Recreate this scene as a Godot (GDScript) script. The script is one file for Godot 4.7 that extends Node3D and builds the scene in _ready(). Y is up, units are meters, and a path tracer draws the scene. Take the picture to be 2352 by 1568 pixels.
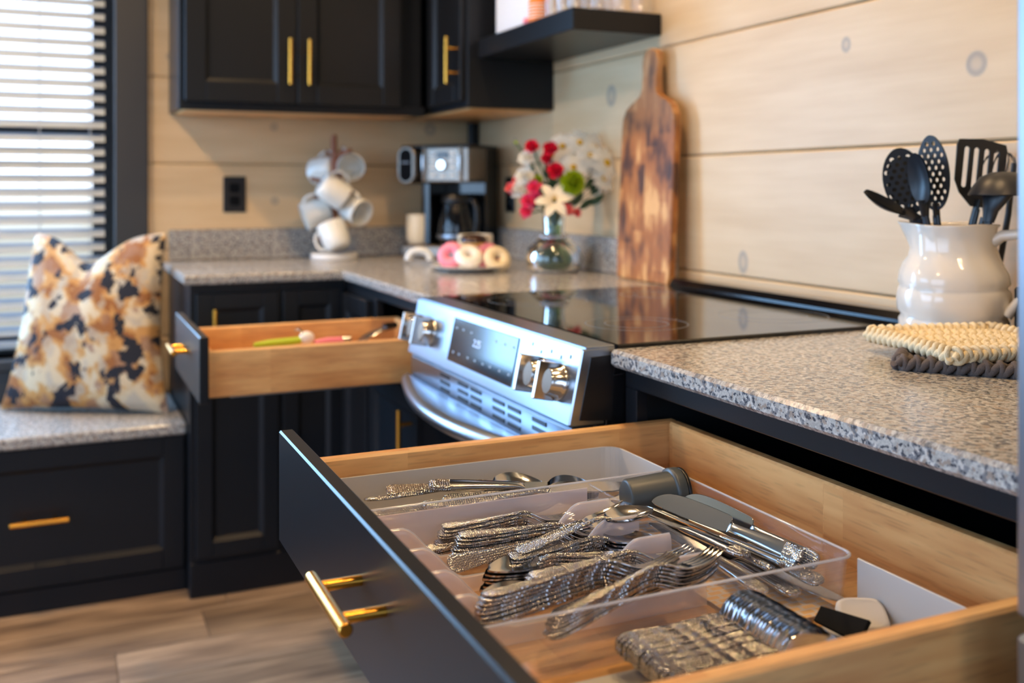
extends Node3D
# A kitchen corner seen over an open cutlery drawer. Units are metres, y is up; the right wall is x = 1.455, the back wall z = -3.55.

const K := 0.9145            # top of the stone counters
const WX := 1.455            # face of the right wall
const WZ := -3.55            # face of the back wall
var M := {}
var names := {}
var rng := RandomNumberGenerator.new()


class MB:
	var v := PackedVector3Array()
	var uv := PackedVector2Array()
	var ix := PackedInt32Array()
	var X := Transform3D()

	func at(t: Transform3D) -> MB:
		X = t
		return self

	func vert(p: Vector3, t := Vector2.ZERO) -> int:
		v.append(X * p)
		uv.append(t)
		return v.size() - 1

	func tri(a: Vector3, b: Vector3, c: Vector3) -> void:
		for p in [a, b, c]:
			ix.append(vert(p, Vector2(p.x, p.y)))

	func quad(a: Vector3, b: Vector3, c: Vector3, d: Vector3) -> void:
		var i := vert(a)
		vert(b)
		vert(c)
		vert(d)
		ix.append_array(PackedInt32Array([i, i + 1, i + 2, i, i + 2, i + 3]))

	func away(pts: Array, c: Vector3) -> void:   # a convex face turned away from c (clockwise seen from outside)
		var n: Vector3 = (pts[1] - pts[0]).cross(pts[2] - pts[0])
		if n.dot((pts[0] + pts[2]) * 0.5 - c) > 0.0:
			pts.reverse()
		if pts.size() == 3:
			tri(pts[0], pts[1], pts[2])
		else:
			quad(pts[0], pts[1], pts[2], pts[3])

	func box(lo: Vector3, hi: Vector3, b := 0.0) -> MB:   # box with chamfered edges
		var c := (lo + hi) * 0.5
		var h := (hi - lo).abs() * 0.5
		b = minf(b, minf(h.x, minf(h.y, h.z)) * 0.9)
		for ax in 3:
			var u := (ax + 1) % 3
			var w := (ax + 2) % 3
			for s in [-1.0, 1.0]:
				var f := []
				for k in [[-1, -1], [1, -1], [1, 1], [-1, 1]]:
					var p := Vector3.ZERO
					p[ax] = s * h[ax]
					p[u] = k[0] * (h[u] - b)
					p[w] = k[1] * (h[w] - b)
					f.append(c + p)
				away(f, c)
			if b > 0.0:
				for s in [-1.0, 1.0]:
					for r in [-1.0, 1.0]:
						var f := []
						for k in [[0, -1], [0, 1], [1, 1], [1, -1]]:
							var p := Vector3.ZERO
							p[ax] = k[1] * (h[ax] - b)
							p[u] = s * (h[u] - (b if k[0] == 1 else 0.0))
							p[w] = r * (h[w] - (b if k[0] == 0 else 0.0))
							f.append(c + p)
						away(f, c)
		if b > 0.0:
			for sx in [-1.0, 1.0]:
				for sy in [-1.0, 1.0]:
					for sz in [-1.0, 1.0]:
						away([c + Vector3(sx * h.x, sy * (h.y - b), sz * (h.z - b)), c + Vector3(sx * (h.x - b), sy * h.y, sz * (h.z - b)), c + Vector3(sx * (h.x - b), sy * (h.y - b), sz * h.z)], c)
		return self

	func grid(rows: Array, wu := false, wv := false, us := 1.0, vs := 1.0, flip := false) -> MB:
		# rows of points with shared vertices (smooth); wv closes each row, wu closes the rows
		var nr := rows.size()
		var nc: int = rows[0].size()
		var first := v.size()
		for r in nr:
			for c in nc:
				vert(rows[r][c], Vector2(float(c) / maxf(nc - 1, 1) * us, float(r) / maxf(nr - 1, 1) * vs))
		for r in (nr if wu else nr - 1):
			for c in (nc if wv else nc - 1):
				var a := first + r * nc + c
				var b := first + r * nc + (c + 1) % nc
				var d := first + ((r + 1) % nr) * nc + c
				var e := first + ((r + 1) % nr) * nc + (c + 1) % nc
				if flip:
					ix.append_array(PackedInt32Array([a, d, e, a, e, b]))
				else:
					ix.append_array(PackedInt32Array([a, b, e, a, e, d]))
		return self

	func fan(ring: Array, flip := false) -> void:   # flat cap
		var c := Vector3.ZERO
		for p in ring:
			c += p
		c /= ring.size()
		var i := vert(c)
		for p in ring:
			vert(p)
		var n := ring.size()
		for k in n:
			var a := i + 1 + k
			var b := i + 1 + (k + 1) % n
			ix.append_array(PackedInt32Array([i, b, a] if flip else [i, a, b]))

	func tube(path: Array, radius, sides := 10, caps := true, closed := false) -> MB:   # radius: a number or one per point; Vector2 for an oval
		var rows := []
		var up := Vector3.UP
		var t0: Vector3 = (path[1] - path[0]).normalized()
		if absf(t0.dot(up)) > 0.9:
			up = Vector3.RIGHT
		var nn := t0.cross(up).normalized()
		var n := path.size()
		for i in n:
			var a: Vector3 = path[(i - 1 + n) % n] if closed else path[maxi(i - 1, 0)]
			var b: Vector3 = path[(i + 1) % n] if closed else path[mini(i + 1, n - 1)]
			var t := (b - a).normalized()
			nn = (nn - t * nn.dot(t)).normalized()
			var bb := t.cross(nn)
			var rr = radius[i] if radius is Array else radius
			var r2: Vector2 = rr if rr is Vector2 else Vector2(rr, rr)
			var row := []
			for k in sides:
				var g := TAU * k / sides
				row.append(path[i] + nn * cos(g) * r2.x + bb * sin(g) * r2.y)
			rows.append(row)
		grid(rows, closed, true, 1.0, 1.0, true)
		if caps and not closed:
			fan(rows[0])
			fan(rows[n - 1], true)
		return self

	func lathe(prof: Array, n := 28, squash := Vector2.ONE, span := TAU) -> MB:   # prof: Vector2(radius, height), from bottom up on the outside; repeat a point for a hard edge
		var rows := []
		for p in prof:
			var row := []
			for k in (n if span >= TAU else n + 1):
				var g := span * k / n
				row.append(Vector3(cos(g) * p.x * squash.x, p.y, sin(g) * p.x * squash.y))
			rows.append(row)
		return grid(rows, false, span >= TAU, 1.0, 1.0, true)

	func prism(poly: PackedVector2Array, z0: float, z1: float, b := 0.0) -> MB:   # a polygon in xy pulled along z, edges chamfered by b
		if Geometry2D.is_polygon_clockwise(poly):
			poly.reverse()
		var n := poly.size()
		var inner := poly
		if b > 0.0:
			var c := PackedVector2Array()
			for i in n:
				var e0 := (poly[i] - poly[(i - 1 + n) % n]).normalized()
				var e1 := (poly[(i + 1) % n] - poly[i]).normalized()
				var m := (Vector2(-e0.y, e0.x) + Vector2(-e1.y, e1.x)).normalized()
				c.append(poly[i] + m * b)
			inner = c
		var rings := [[inner, z0], [poly, z0 + b], [poly, z1 - b], [inner, z1]] if b > 0.0 else [[poly, z0], [poly, z1]]
		for r in rings.size() - 1:
			for i in n:
				var j := (i + 1) % n
				var p: PackedVector2Array = rings[r][0]
				var q: PackedVector2Array = rings[r + 1][0]
				quad(Vector3(p[i].x, p[i].y, rings[r][1]), Vector3(q[i].x, q[i].y, rings[r + 1][1]), Vector3(q[j].x, q[j].y, rings[r + 1][1]), Vector3(p[j].x, p[j].y, rings[r][1]))
		var tris := Geometry2D.triangulate_polygon(inner)
		for k in range(0, tris.size(), 3):
			var a := inner[tris[k]]
			var d := inner[tris[k + 1]]
			var e := inner[tris[k + 2]]
			if (d - a).cross(e - a) < 0.0:
				var s := d
				d = e
				e = s
			tri(Vector3(a.x, a.y, z1), Vector3(e.x, e.y, z1), Vector3(d.x, d.y, z1))
			tri(Vector3(a.x, a.y, z0), Vector3(d.x, d.y, z0), Vector3(e.x, e.y, z0))
		return self

	func ball(c: Vector3, r: Vector3, nu := 12, nv := 8) -> MB:
		var rows := []
		for i in nv + 1:
			var t := PI * i / nv
			var row := []
			for k in nu:
				var g := TAU * k / nu
				row.append(c + Vector3(sin(t) * cos(g) * r.x, -cos(t) * r.y, sin(t) * sin(g) * r.z))
			rows.append(row)
		return grid(rows, false, true, 1.0, 1.0, true)

	func ribbon(keys: Array, steps := 28, sides := 10, pw := 0.6) -> MB:   # flat bar along x: keys are [x, y, width, thickness]
		var rows := []
		for i in steps + 1:
			var k := key(keys, float(i) / steps)
			var k2 := key(keys, minf(1.0, float(i) / steps + 0.01))
			var k1 := key(keys, maxf(0.0, float(i) / steps - 0.01))
			var t := Vector3(k2[0] - k1[0], k2[1] - k1[1], 0).normalized()
			var nn := Vector3(-t.y, t.x, 0)
			var row := []
			for s in sides:
				var g := TAU * s / sides
				row.append(Vector3(k[0], k[1], 0) + Vector3(0, 0, 1) * signf(cos(g)) * pow(absf(cos(g)), pw) * k[2] * 0.5 + nn * signf(sin(g)) * pow(absf(sin(g)), pw) * k[3] * 0.5)
			rows.append(row)
		grid(rows, false, true, 1.0, 1.0, false)
		fan(rows[0], true)
		fan(rows[steps])
		return self

	static func key(keys: Array, t: float) -> Array:   # smooth values along the keys
		var n := keys.size() - 1
		var f := t * n
		var i := mini(int(f), n - 1)
		var u := f - i
		var a: Array = keys[maxi(i - 1, 0)]
		var b: Array = keys[i]
		var c: Array = keys[i + 1]
		var d: Array = keys[mini(i + 2, n)]
		var out := []
		for j in b.size():
			out.append(cubic_interpolate(b[j], c[j], a[j], d[j], u) if j < 2 else lerpf(b[j], c[j], u))
		return out

	func mesh(shift := Vector3.ZERO) -> ArrayMesh:
		var n := PackedVector3Array()
		n.resize(v.size())
		for i in v.size():
			v[i] -= shift
		for k in range(0, ix.size(), 3):
			var a := ix[k]
			var b := ix[k + 1]
			var c := ix[k + 2]
			var f := (v[c] - v[a]).cross(v[b] - v[a])
			n[a] += f
			n[b] += f
			n[c] += f
		for i in n.size():
			n[i] = n[i].normalized() if n[i].length_squared() > 1e-24 else Vector3.UP
		var arr := []
		arr.resize(Mesh.ARRAY_MAX)
		arr[Mesh.ARRAY_VERTEX] = v
		arr[Mesh.ARRAY_NORMAL] = n
		arr[Mesh.ARRAY_TEX_UV] = uv
		arr[Mesh.ARRAY_INDEX] = ix
		var m := ArrayMesh.new()
		m.add_surface_from_arrays(Mesh.PRIMITIVE_TRIANGLES, arr)
		return m


func numbered(called: String) -> String:
	var k: int = names.get(called, 0)
	names[called] = k + 1
	return called if k == 0 else "%s_%03d" % [called, k]


func tag(o: Node3D, label: String, category: String, group := "") -> Node3D:
	o.set_meta("label", label)
	o.set_meta("category", category)
	if group:
		o.set_meta("group", group)
	return o


func thing(called: String, where: Vector3, label: String, category: String, group := "") -> Node3D:
	var o := Node3D.new()
	o.name = numbered(called)
	add_child(o)
	o.position = where
	return tag(o, label, category, group)


func obj(called: String, mb: MB, mat: Material, parent: Node3D = self) -> MeshInstance3D:
	# one mesh, built in the scene's axes; its thing's place is taken off
	var o := MeshInstance3D.new()
	var off := Vector3.ZERO
	if parent == self:
		o.name = numbered(called)
		var lo := mb.v[0]
		var hi := mb.v[0]
		for p in mb.v:
			lo = lo.min(p)
			hi = hi.max(p)
		off = Vector3((lo.x + hi.x) * 0.5, lo.y, (lo.z + hi.z) * 0.5)
		o.position = off
	else:
		o.name = called
		var p := parent
		while p != self:
			off += p.position
			p = p.get_parent()
	o.mesh = mb.mesh(off)
	o.material_override = mat
	parent.add_child(o, true)
	return o


func struct(called: String, mb: MB, mat: Material) -> MeshInstance3D:
	var o := obj(called, mb, mat)
	o.set_meta("kind", "structure")
	return o


func B(lo: Vector3, hi: Vector3, b := 0.0015) -> MB:
	return MB.new().box(lo, hi, b)


func facing(angle: float, where: Vector3) -> Transform3D:
	return Transform3D(Basis(Vector3.UP, angle), where)


# ---------------------------------------------------------------- materials
func mat(called: String, c: Color, rough := 0.5, metal := 0.0) -> StandardMaterial3D:
	var m := StandardMaterial3D.new()
	m.resource_name = called
	m.albedo_color = c
	m.roughness = rough
	m.metallic = metal
	m.cull_mode = BaseMaterial3D.CULL_DISABLED
	M[called] = m
	return m


func triplanar(m: StandardMaterial3D, per_metre: float, world := false) -> void:
	m.uv1_triplanar = true
	m.uv1_world_triplanar = world
	m.uv1_triplanar_sharpness = 6.0
	m.uv1_scale = Vector3.ONE * per_metre


func picture(w: int, h: int, f: Callable) -> ImageTexture:
	var d := PackedByteArray()
	d.resize(w * h * 3)
	var i := 0
	for y in h:
		for x in w:
			var c: Color = f.call(x, y)
			d[i] = clampi(int(c.r * 255.0), 0, 255)
			d[i + 1] = clampi(int(c.g * 255.0), 0, 255)
			d[i + 2] = clampi(int(c.b * 255.0), 0, 255)
			i += 3
	return ImageTexture.create_from_image(Image.create_from_data(w, h, false, Image.FORMAT_RGB8, d))


func noise(seed_: int, freq: float, octaves := 4, cell := false) -> FastNoiseLite:
	var n := FastNoiseLite.new()
	n.seed = seed_
	n.frequency = freq
	n.noise_type = FastNoiseLite.TYPE_CELLULAR if cell else FastNoiseLite.TYPE_SIMPLEX_SMOOTH
	n.fractal_type = FastNoiseLite.FRACTAL_NONE if octaves < 2 else FastNoiseLite.FRACTAL_FBM
	n.fractal_octaves = octaves
	if cell:
		n.cellular_return_type = FastNoiseLite.RETURN_CELL_VALUE
	return n


func tile_bytes(n: FastNoiseLite, size: int) -> PackedByteArray:
	var im := n.get_seamless_image(size, size, false, false, 0.15)
	im.convert(Image.FORMAT_L8)
	return im.get_data()


func wood_texture(w: int, h: int, a: Color, b: Color, seed_: int, stave_w: int, stave_h: int, tone: float, streak := 1.0) -> ImageTexture:
	var n1 := noise(seed_, 0.012, 4)
	var n2 := noise(seed_ + 1, 0.05, 2)
	var n3 := noise(seed_ + 2, 0.30, 1)
	var shift := {}
	return picture(w, h, func(x, y):
		var row: int = y / stave_h
		var col: int = (x + (row * 7919) % stave_w) / stave_w
		var key_ := row * 4096 + col
		if not shift.has(key_):
			rng.seed = key_ * 977 + seed_
			shift[key_] = Vector2(rng.randf() * 900.0, rng.randf_range(-1.0, 1.0))
		var s: Vector2 = shift[key_]
		var ring := n1.get_noise_2d(x * 0.22 + s.x, y * 1.6 + s.x * 3.1)
		var fine := n2.get_noise_2d(x * 0.10 + s.x, y * 3.2)
		var t := clampf(0.5 + ring * 0.75 * streak + fine * 0.28 * streak + s.y * tone, 0.0, 1.0)
		var pore := smoothstep(0.35, 0.75, n3.get_noise_2d(x * 0.05 + s.x, y * 2.3)) * streak
		return a.lerp(b, t).darkened(0.09 * pore))


func make_materials() -> void:
	mat("cabinet_paint", Color8(25, 27, 31), 0.33).metallic_specular = 0.36
	mat("cabinet_dark", Color8(20, 20, 23), 0.6)
	mat("trim_paint", Color8(46, 47, 50), 0.5)
	mat("brass", Color8(246, 178, 74), 0.24, 1.0)
	mat("steel", Color8(190, 190, 192), 0.12, 1.0)
	mat("knob_steel", Color8(190, 186, 182), 0.16, 1.0)
	mat("brushed", Color8(164, 172, 184), 0.29, 1.0)
	mat("brewer_steel", Color8(150, 140, 130), 0.42, 1.0)
	mat("chrome", Color8(222, 222, 224), 0.06, 1.0)
	mat("black_glass", Color8(14, 14, 16), 0.04)
	mat("black_plastic", Color8(18, 18, 21), 0.35)
	mat("matt_black", Color8(12, 12, 14), 0.75).metallic_specular = 0.25
	mat("black_gloss", Color8(13, 13, 16), 0.12)
	mat("nylon", Color8(33, 36, 42), 0.38)
	mat("white_glaze", Color8(232, 231, 224), 0.1)
	mat("jug_glaze", Color8(224, 217, 206), 0.1)
	mat("cream_glaze", Color8(224, 212, 186), 0.2)
	mat("tray_plastic", Color8(192, 190, 187), 0.3)
	mat("white_plastic", Color8(226, 224, 220), 0.32)
	mat("blind_white", Color8(172, 182, 192), 0.45)
	mat("peg_wood", Color8(134, 76, 42), 0.5)
	mat("grey_plastic", Color8(62, 68, 70), 0.4)
	mat("paper_white", Color8(226, 228, 234), 0.6)
	mat("orange", Color8(240, 128, 32), 0.5)
	mat("pink", Color8(226, 120, 138), 0.5)
	mat("pink_icing", Color8(238, 140, 160), 0.35)
	mat("white_icing", Color8(240, 234, 222), 0.35)
	mat("cream_icing", Color8(232, 212, 172), 0.45)
	mat("chocolate", Color8(52, 28, 20), 0.25)
	mat("dough", Color8(226, 178, 102), 0.6)
	mat("lime", Color8(164, 186, 20), 0.4)
	mat("petal_white", Color8(246, 243, 234), 0.6)
	mat("petal_cream", Color8(240, 228, 202), 0.6)
	mat("petal_red", Color8(222, 22, 62), 0.6)
	mat("petal_pink", Color8(240, 72, 120), 0.6)
	mat("petal_coral", Color8(240, 120, 118), 0.6)
	mat("petal_lime", Color8(182, 200, 26), 0.6)
	mat("flower_eye", Color8(206, 164, 20), 0.7)
	mat("leaf", Color8(48, 74, 38), 0.55)
	mat("stem", Color8(66, 92, 44), 0.55)
	mat("felt", Color8(205, 200, 194), 0.95)
	mat("lamp_white", Color8(240, 236, 228), 0.5)
	mat("ceiling_paint", Color8(140, 114, 88), 0.7)
	mat("plain_wall", Color8(150, 130, 106), 0.7)
	mat("yarn_cream", Color8(232, 214, 176), 0.95)
	mat("yarn_brown", Color8(98, 88, 84), 0.95)
	mat("print_dark", Color8(70, 74, 84), 0.6)
	mat("print_grey", Color8(120, 124, 130), 0.4)
	for p in ["petal_white", "petal_cream", "petal_red", "petal_pink", "petal_coral", "petal_lime", "leaf"]:
		M[p].backlight_enabled = true
		M[p].backlight = M[p].albedo_color * 0.35
	for y in ["yarn_cream", "yarn_brown", "felt"]:
		M[y].rim_enabled = true
		M[y].rim = 0.4

	M["blind_white"].backlight_enabled = true
	M["blind_white"].backlight = Color(0.34, 0.38, 0.42)
	var lens := mat("clear_plastic", Color(0.86, 0.84, 0.84, 0.05), 0.05)
	lens.transparency = BaseMaterial3D.TRANSPARENCY_ALPHA
	lens = mat("frosted_plastic", Color(0.90, 0.86, 0.87, 0.46), 0.16)
	lens.transparency = BaseMaterial3D.TRANSPARENCY_ALPHA
	lens = mat("clear_edge", Color(0.86, 0.89, 0.95, 0.36), 0.10)
	lens.transparency = BaseMaterial3D.TRANSPARENCY_ALPHA
	var pane := mat("window_glass", Color(0.9, 0.95, 0.97, 0.03), 0.02)
	pane.transparency = BaseMaterial3D.TRANSPARENCY_ALPHA
	var cup := mat("thin_glass", Color(0.9, 0.95, 0.94, 0.02), 0.03)
	cup.transparency = BaseMaterial3D.TRANSPARENCY_ALPHA
	var water := mat("vase_water", Color(0.55, 0.66, 0.5, 0.06), 0.02)
	water.refraction_enabled = true
	water.refraction_scale = 0.033
	var vg := mat("vase_glass", Color(0.92, 0.97, 0.95, 0.02), 0.02)
	vg.refraction_enabled = true
	vg.refraction_scale = 0.05
	var dark_glass := mat("carafe_glass", Color(0.05, 0.06, 0.08, 0.7), 0.05)
	dark_glass.transparency = BaseMaterial3D.TRANSPARENCY_ALPHA
	var lit := mat("display_digits", Color8(190, 205, 235), 0.4)
	lit.emission_enabled = true
	lit.emission = Color8(180, 200, 240)
	lit.emission_energy_multiplier = 0.5
	var glow := mat("lamp_glow", Color8(255, 240, 215), 0.5)
	glow.emission_enabled = true
	glow.emission = Color8(255, 214, 160)
	glow.emission_energy_multiplier = 6.0

	# stone: grey-beige grains, dark slate and brown flecks
	var s := 768
	var g1 := tile_bytes(noise(11, 0.045, 1, true), s)
	var g2 := tile_bytes(noise(12, 0.035, 4), s)
	var g3 := tile_bytes(noise(13, 0.022, 3), s)
	var g4 := tile_bytes(noise(14, 0.09, 2), s)
	var stone := picture(s, s, func(x, y):
		var i: int = y * s + x
		var a := g1[i] / 255.0
		var b := g2[i] / 255.0
		var c := g3[i] / 255.0
		var d := g4[i] / 255.0
		var col := Color8(162, 159, 153).lerp(Color8(221, 215, 206), clampf(a * 0.8 + (d - 0.5) * 0.6, 0, 1))
		col = col.lerp(Color8(150, 128, 110), 0.6 * smoothstep(0.55, 0.68, c))
		col = col.lerp(Color8(112, 114, 118), 0.8 * smoothstep(0.56, 0.64, b * 0.6 + a * 0.4))
		col = col.lerp(Color8(62, 66, 73), 0.9 * smoothstep(0.615, 0.69, b * 0.75 + d * 0.25))
		return col)
	var st := mat("granite", Color.WHITE, 0.2)
	st.albedo_texture = stone
	triplanar(st, 1.0 / 0.27, true)

	# hammered cutlery: shallow dimples
	var hm := mat("hammered", Color8(190, 187, 184), 0.1, 1.0)
	var hn := noise(21, 0.055, 1, true)
	hn.cellular_return_type = FastNoiseLite.RETURN_DISTANCE
	hn.cellular_jitter = 0.35
	var him := hn.get_seamless_image(512, 512, false, false, 0.15)
	hm.heightmap_enabled = true
	hm.heightmap_texture = ImageTexture.create_from_image(him)
	hm.heightmap_scale = 0.14
	triplanar(hm, 1.0 / 0.068)

	# drawer boxes: pale glued hardwood; the boards of the wall: whitewashed pine with knots
	var dw := mat("drawer_wood", Color.WHITE, 0.38)
	dw.albedo_texture = wood_texture(1024, 512, Color8(190, 130, 76), Color8(230, 182, 120), 31, 330, 64, 0.22, 0.9)
	triplanar(dw, 1.0)
	var pw := mat("pine", Color.WHITE, 0.42)
	var knots := [[-2.53, 1.4254, .024, .028], [-1.582, 1.4502, .012, .014], [-1.2645, 1.3766, .02, .02], [-1.918, 0.9881, .016, .024], [0.6887, 1.3724, .012, .012], [0.6917, 1.1145, .012, .012], [0.3451, 1.5997, .012, .012], [-3.2, 1.32, .012, .012]]
	var p1 := noise(41, 0.02, 4)
	var p2 := noise(42, 0.06, 2)
	pw.albedo_texture = picture(1000, 625, func(x, y):
		# one pixel is 4 mm; u runs with -z on the right wall and with x on the back wall
		var yy: float = 2.5 - y * 0.004
		var row := floorf((yy - 0.0855) / 0.2885)
		var h := p1.get_noise_2d(x * 0.4 + row * 37.0, y * 2.7 + row * 211.0)
		var f := p2.get_noise_2d(x * 0.2, y * 4.8)
		var c := Color8(208, 177, 134).lerp(Color8(224, 197, 157), clampf(0.5 + h * 0.55 + f * 0.2, 0, 1))
		var px: float = x * 0.004
		for kn in knots:
			var ku: float = fposmod(-kn[0] if kn[0] < 0 else kn[0], 4.0)
			var r := Vector2((px - ku) / kn[2], (yy - kn[1]) / kn[3]).length()
			if r < 1.5:
				c = c.lerp(Color8(150, 138, 124), 0.72 * smoothstep(1.25, 0.95, r) * (0.4 + 0.6 * smoothstep(0.3, 0.85, r)))
		return c)
	pw.uv1_triplanar = true
	pw.uv1_world_triplanar = true
	pw.uv1_triplanar_sharpness = 8.0
	pw.uv1_scale = Vector3(0.25, 0.4, 0.25)

	var fl := []
	for k in 4:
		var t: float = [0.0, 0.3, -0.25, 0.12][k]
		var m := mat("floor_wood_%d" % k, Color.WHITE, 0.42)
		m.albedo_texture = wood_texture(768, 128, Color8(112, 90, 70).lightened(maxf(t, 0) * 0.3).darkened(maxf(-t, 0) * 0.4), Color8(178, 149, 118).lightened(maxf(t, 0) * 0.3).darkened(maxf(-t, 0) * 0.4), 51 + k, 2000, 500, 0.0, 1.2)
		m.uv1_triplanar = true
		m.uv1_scale = Vector3(0.8, 4.0, 4.0)
		fl.append(m)

	# acacia board: long staves of many browns
	var ac := mat("acacia", Color.WHITE, 0.36)
	var a1 := noise(61, 0.012, 4)
	var a2 := noise(62, 0.03, 3)
	ac.albedo_texture = picture(768, 256, func(x, y):
		var g := a1.get_noise_2d(x * 0.35, y * 0.9)
		var f := a2.get_noise_2d(x * 0.2, y * 1.6 + 300.0)
		var stave := int(y / 52.0)
		var block := sin(float(stave) * 5.3 + floorf((x + stave * 171) / 210.0) * 2.1)
		var t := clampf(0.5 + g * 0.75 + f * 0.25 + block * 0.16, 0.0, 1.0)
		var c := Color8(70, 38, 14).lerp(Color8(164, 98, 40), smoothstep(0.0, 0.5, t)).lerp(Color8(226, 172, 108), smoothstep(0.5, 1.0, t))
		return c.lerp(Color8(150, 120, 96), 0.45 * smoothstep(400.0, 620.0, x)))
	ac.uv1_triplanar = true
	ac.uv1_scale = Vector3(1.0 / 0.64, 1.0 / 0.29, 1.0 / 0.29)

	# ink-blot cushion cloth
	var c1 := noise(71, 0.0075, 5)
	var c2 := noise(72, 0.0085, 6)
	var c3 := noise(73, 0.008, 4)
	var c4 := noise(74, 0.03, 3)
	var cl := mat("cushion_cloth", Color.WHITE, 0.85)
	cl.albedo_texture = picture(512, 512, func(x, y):
		var j := c4.get_noise_2d(x, y) * 9.0
		var a := c1.get_noise_2d(x + j, y - j)
		var b := c2.get_noise_2d(x + j, y + j)
		var d := c3.get_noise_2d(x - j, y + j)
		var c := Color8(206, 188, 156).lerp(Color8(190, 140, 80), smoothstep(-0.22, 0.0, a))
		c = c.lerp(Color8(140, 86, 44), 0.85 * smoothstep(0.16, 0.27, a))
		c = c.lerp(Color8(178, 168, 152), 0.75 * smoothstep(0.18, 0.28, d))
		c = c.lerp(Color8(150, 112, 90), 0.7 * smoothstep(0.22, 0.3, -d))
		c = c.lerp(Color8(28, 30, 40), smoothstep(0.19, 0.25, b + c4.get_noise_2d(y, x) * 0.12))
		return c)
	var wn := noise(75, 0.2, 3)
	M["cushion_cloth"].heightmap_enabled = true
	M["cushion_cloth"].heightmap_texture = ImageTexture.create_from_image(wn.get_seamless_image(256, 256))
	M["cushion_cloth"].heightmap_scale = 0.1

	# speckled yarn relief, hex relief of the drawer mat
	for y in ["yarn_cream", "yarn_brown"]:
		M[y].heightmap_enabled = true
		M[y].heightmap_texture = ImageTexture.create_from_image(noise(81, 0.12, 3).get_seamless_image(256, 256))
		M[y].heightmap_scale = 0.08
		triplanar(M[y], 25.0)
	var hx := mat("mat_print", Color.WHITE, 0.4)
	hx.albedo_texture = picture(128, 128, func(x, y):
		var q := Vector2(fposmod(x + (32 if int(y / 32.0) % 2 else 0), 64) - 32, fposmod(y, 32) - 16)
		return Color8(206, 166, 112) if absf(q.x) < 25 and absf(q.y) < 12 else Color8(190, 184, 184))
	triplanar(hx, 26.0)


# ---------------------------------------------------------------- the room
func _ready() -> void:
	var cam := Camera3D.new()
	cam.name = "camera"
	cam.position = Vector3(0, 1.16, 0)
	cam.rotation.y = -atan2(1046.0, 2320.0)
	var lens := CameraAttributesPhysical.new()
	lens.frustum_near = 0.05
	lens.frustum_far = 60.0
	lens.frustum_focal_length = 42.0
	lens.frustum_focus_distance = 1.2
	lens.exposure_aperture = 4.0
	cam.attributes = lens
	cam.projection = Camera3D.PROJECTION_FRUSTUM
	cam.near = 0.05
	cam.far = 60.0
	cam.size = 1568.0 / 2320.0 * 0.05
	cam.frustum_offset = Vector2(0.0, -354.0 / 2320.0 * 0.05)
	add_child(cam)
	cam.make_current()

	var env := Environment.new()
	env.background_mode = Environment.BG_SKY
	var sky := ProceduralSkyMaterial.new()
	sky.sky_top_color = Color(0.70, 0.80, 0.96)
	sky.sky_horizon_color = Color(0.90, 0.94, 1.0)
	sky.ground_horizon_color = Color(0.74, 0.77, 0.78)
	sky.ground_bottom_color = Color(0.45, 0.45, 0.42)
	sky.energy_multiplier = 2.8
	env.sky = Sky.new()
	env.sky.sky_material = sky
	env.tonemap_mode = Environment.TONE_MAPPER_LINEAR
	env.tonemap_exposure = 1.28
	env.sdfgi_enabled = true
	env.ssao_enabled = true
	env.ssil_enabled = true
	var we := WorldEnvironment.new()
	we.name = "environment"
	we.environment = env
	add_child(we)

	# daylight through the side and front windows
	window_light(Vector3(-2.52, 1.5, -2.35), Vector3(1, -0.1, 0), Vector2(1.5, 1.5), 2.7)
	window_light(Vector3(-2.52, 1.3, -0.2), Vector3(1, -0.1, 0), Vector2(1.7, 2.0), 2.7)
	window_light(Vector3(-0.6, 1.5, 2.02), Vector3(0, -0.1, -1), Vector2(1.6, 1.5), 0.8)
	window_light(Vector3(-0.42, 1.36, WZ - 0.015), Vector3(0, 0, 1), Vector2(0.9, 1.2), 4.5)

	make_materials()
	build_shell()
	for q in [[Vector3(0.92, 2.5, -1.05), "above the near counter", 0.95], [Vector3(0.92, 2.5, -1.95), "above the range", 0.95], [Vector3(0.45, 2.5, -2.75), "before the back wall cabinet", 1.2], [Vector3(-0.6, 2.5, -2.75), "before the window seat", 2.7], [Vector3(-0.9, 2.5, -0.8), "over the open floor", 0.7], [Vector3(0.55, 2.5, -0.1), "before the refrigerator", 0.8]]:
		ceiling_lamp(q[0], q[1], q[2])
	build_cabinets()
	build_counters()
	build_range()
	build_window_seat()
	build_counter_things()
	build_jug()
	build_cutlery_drawer()
	build_small_things()


func window_light(at_: Vector3, towards: Vector3, size: Vector2, energy: float) -> void:
	var l := AreaLight3D.new()
	l.name = numbered("window_daylight")
	l.area_size = size
	l.light_color = Color(0.57, 0.79, 1.0)
	l.light_energy = energy
	l.area_range = 12.0
	l.shadow_enabled = true
	add_child(l)
	l.look_at_from_position(at_, at_ + towards)


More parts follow.
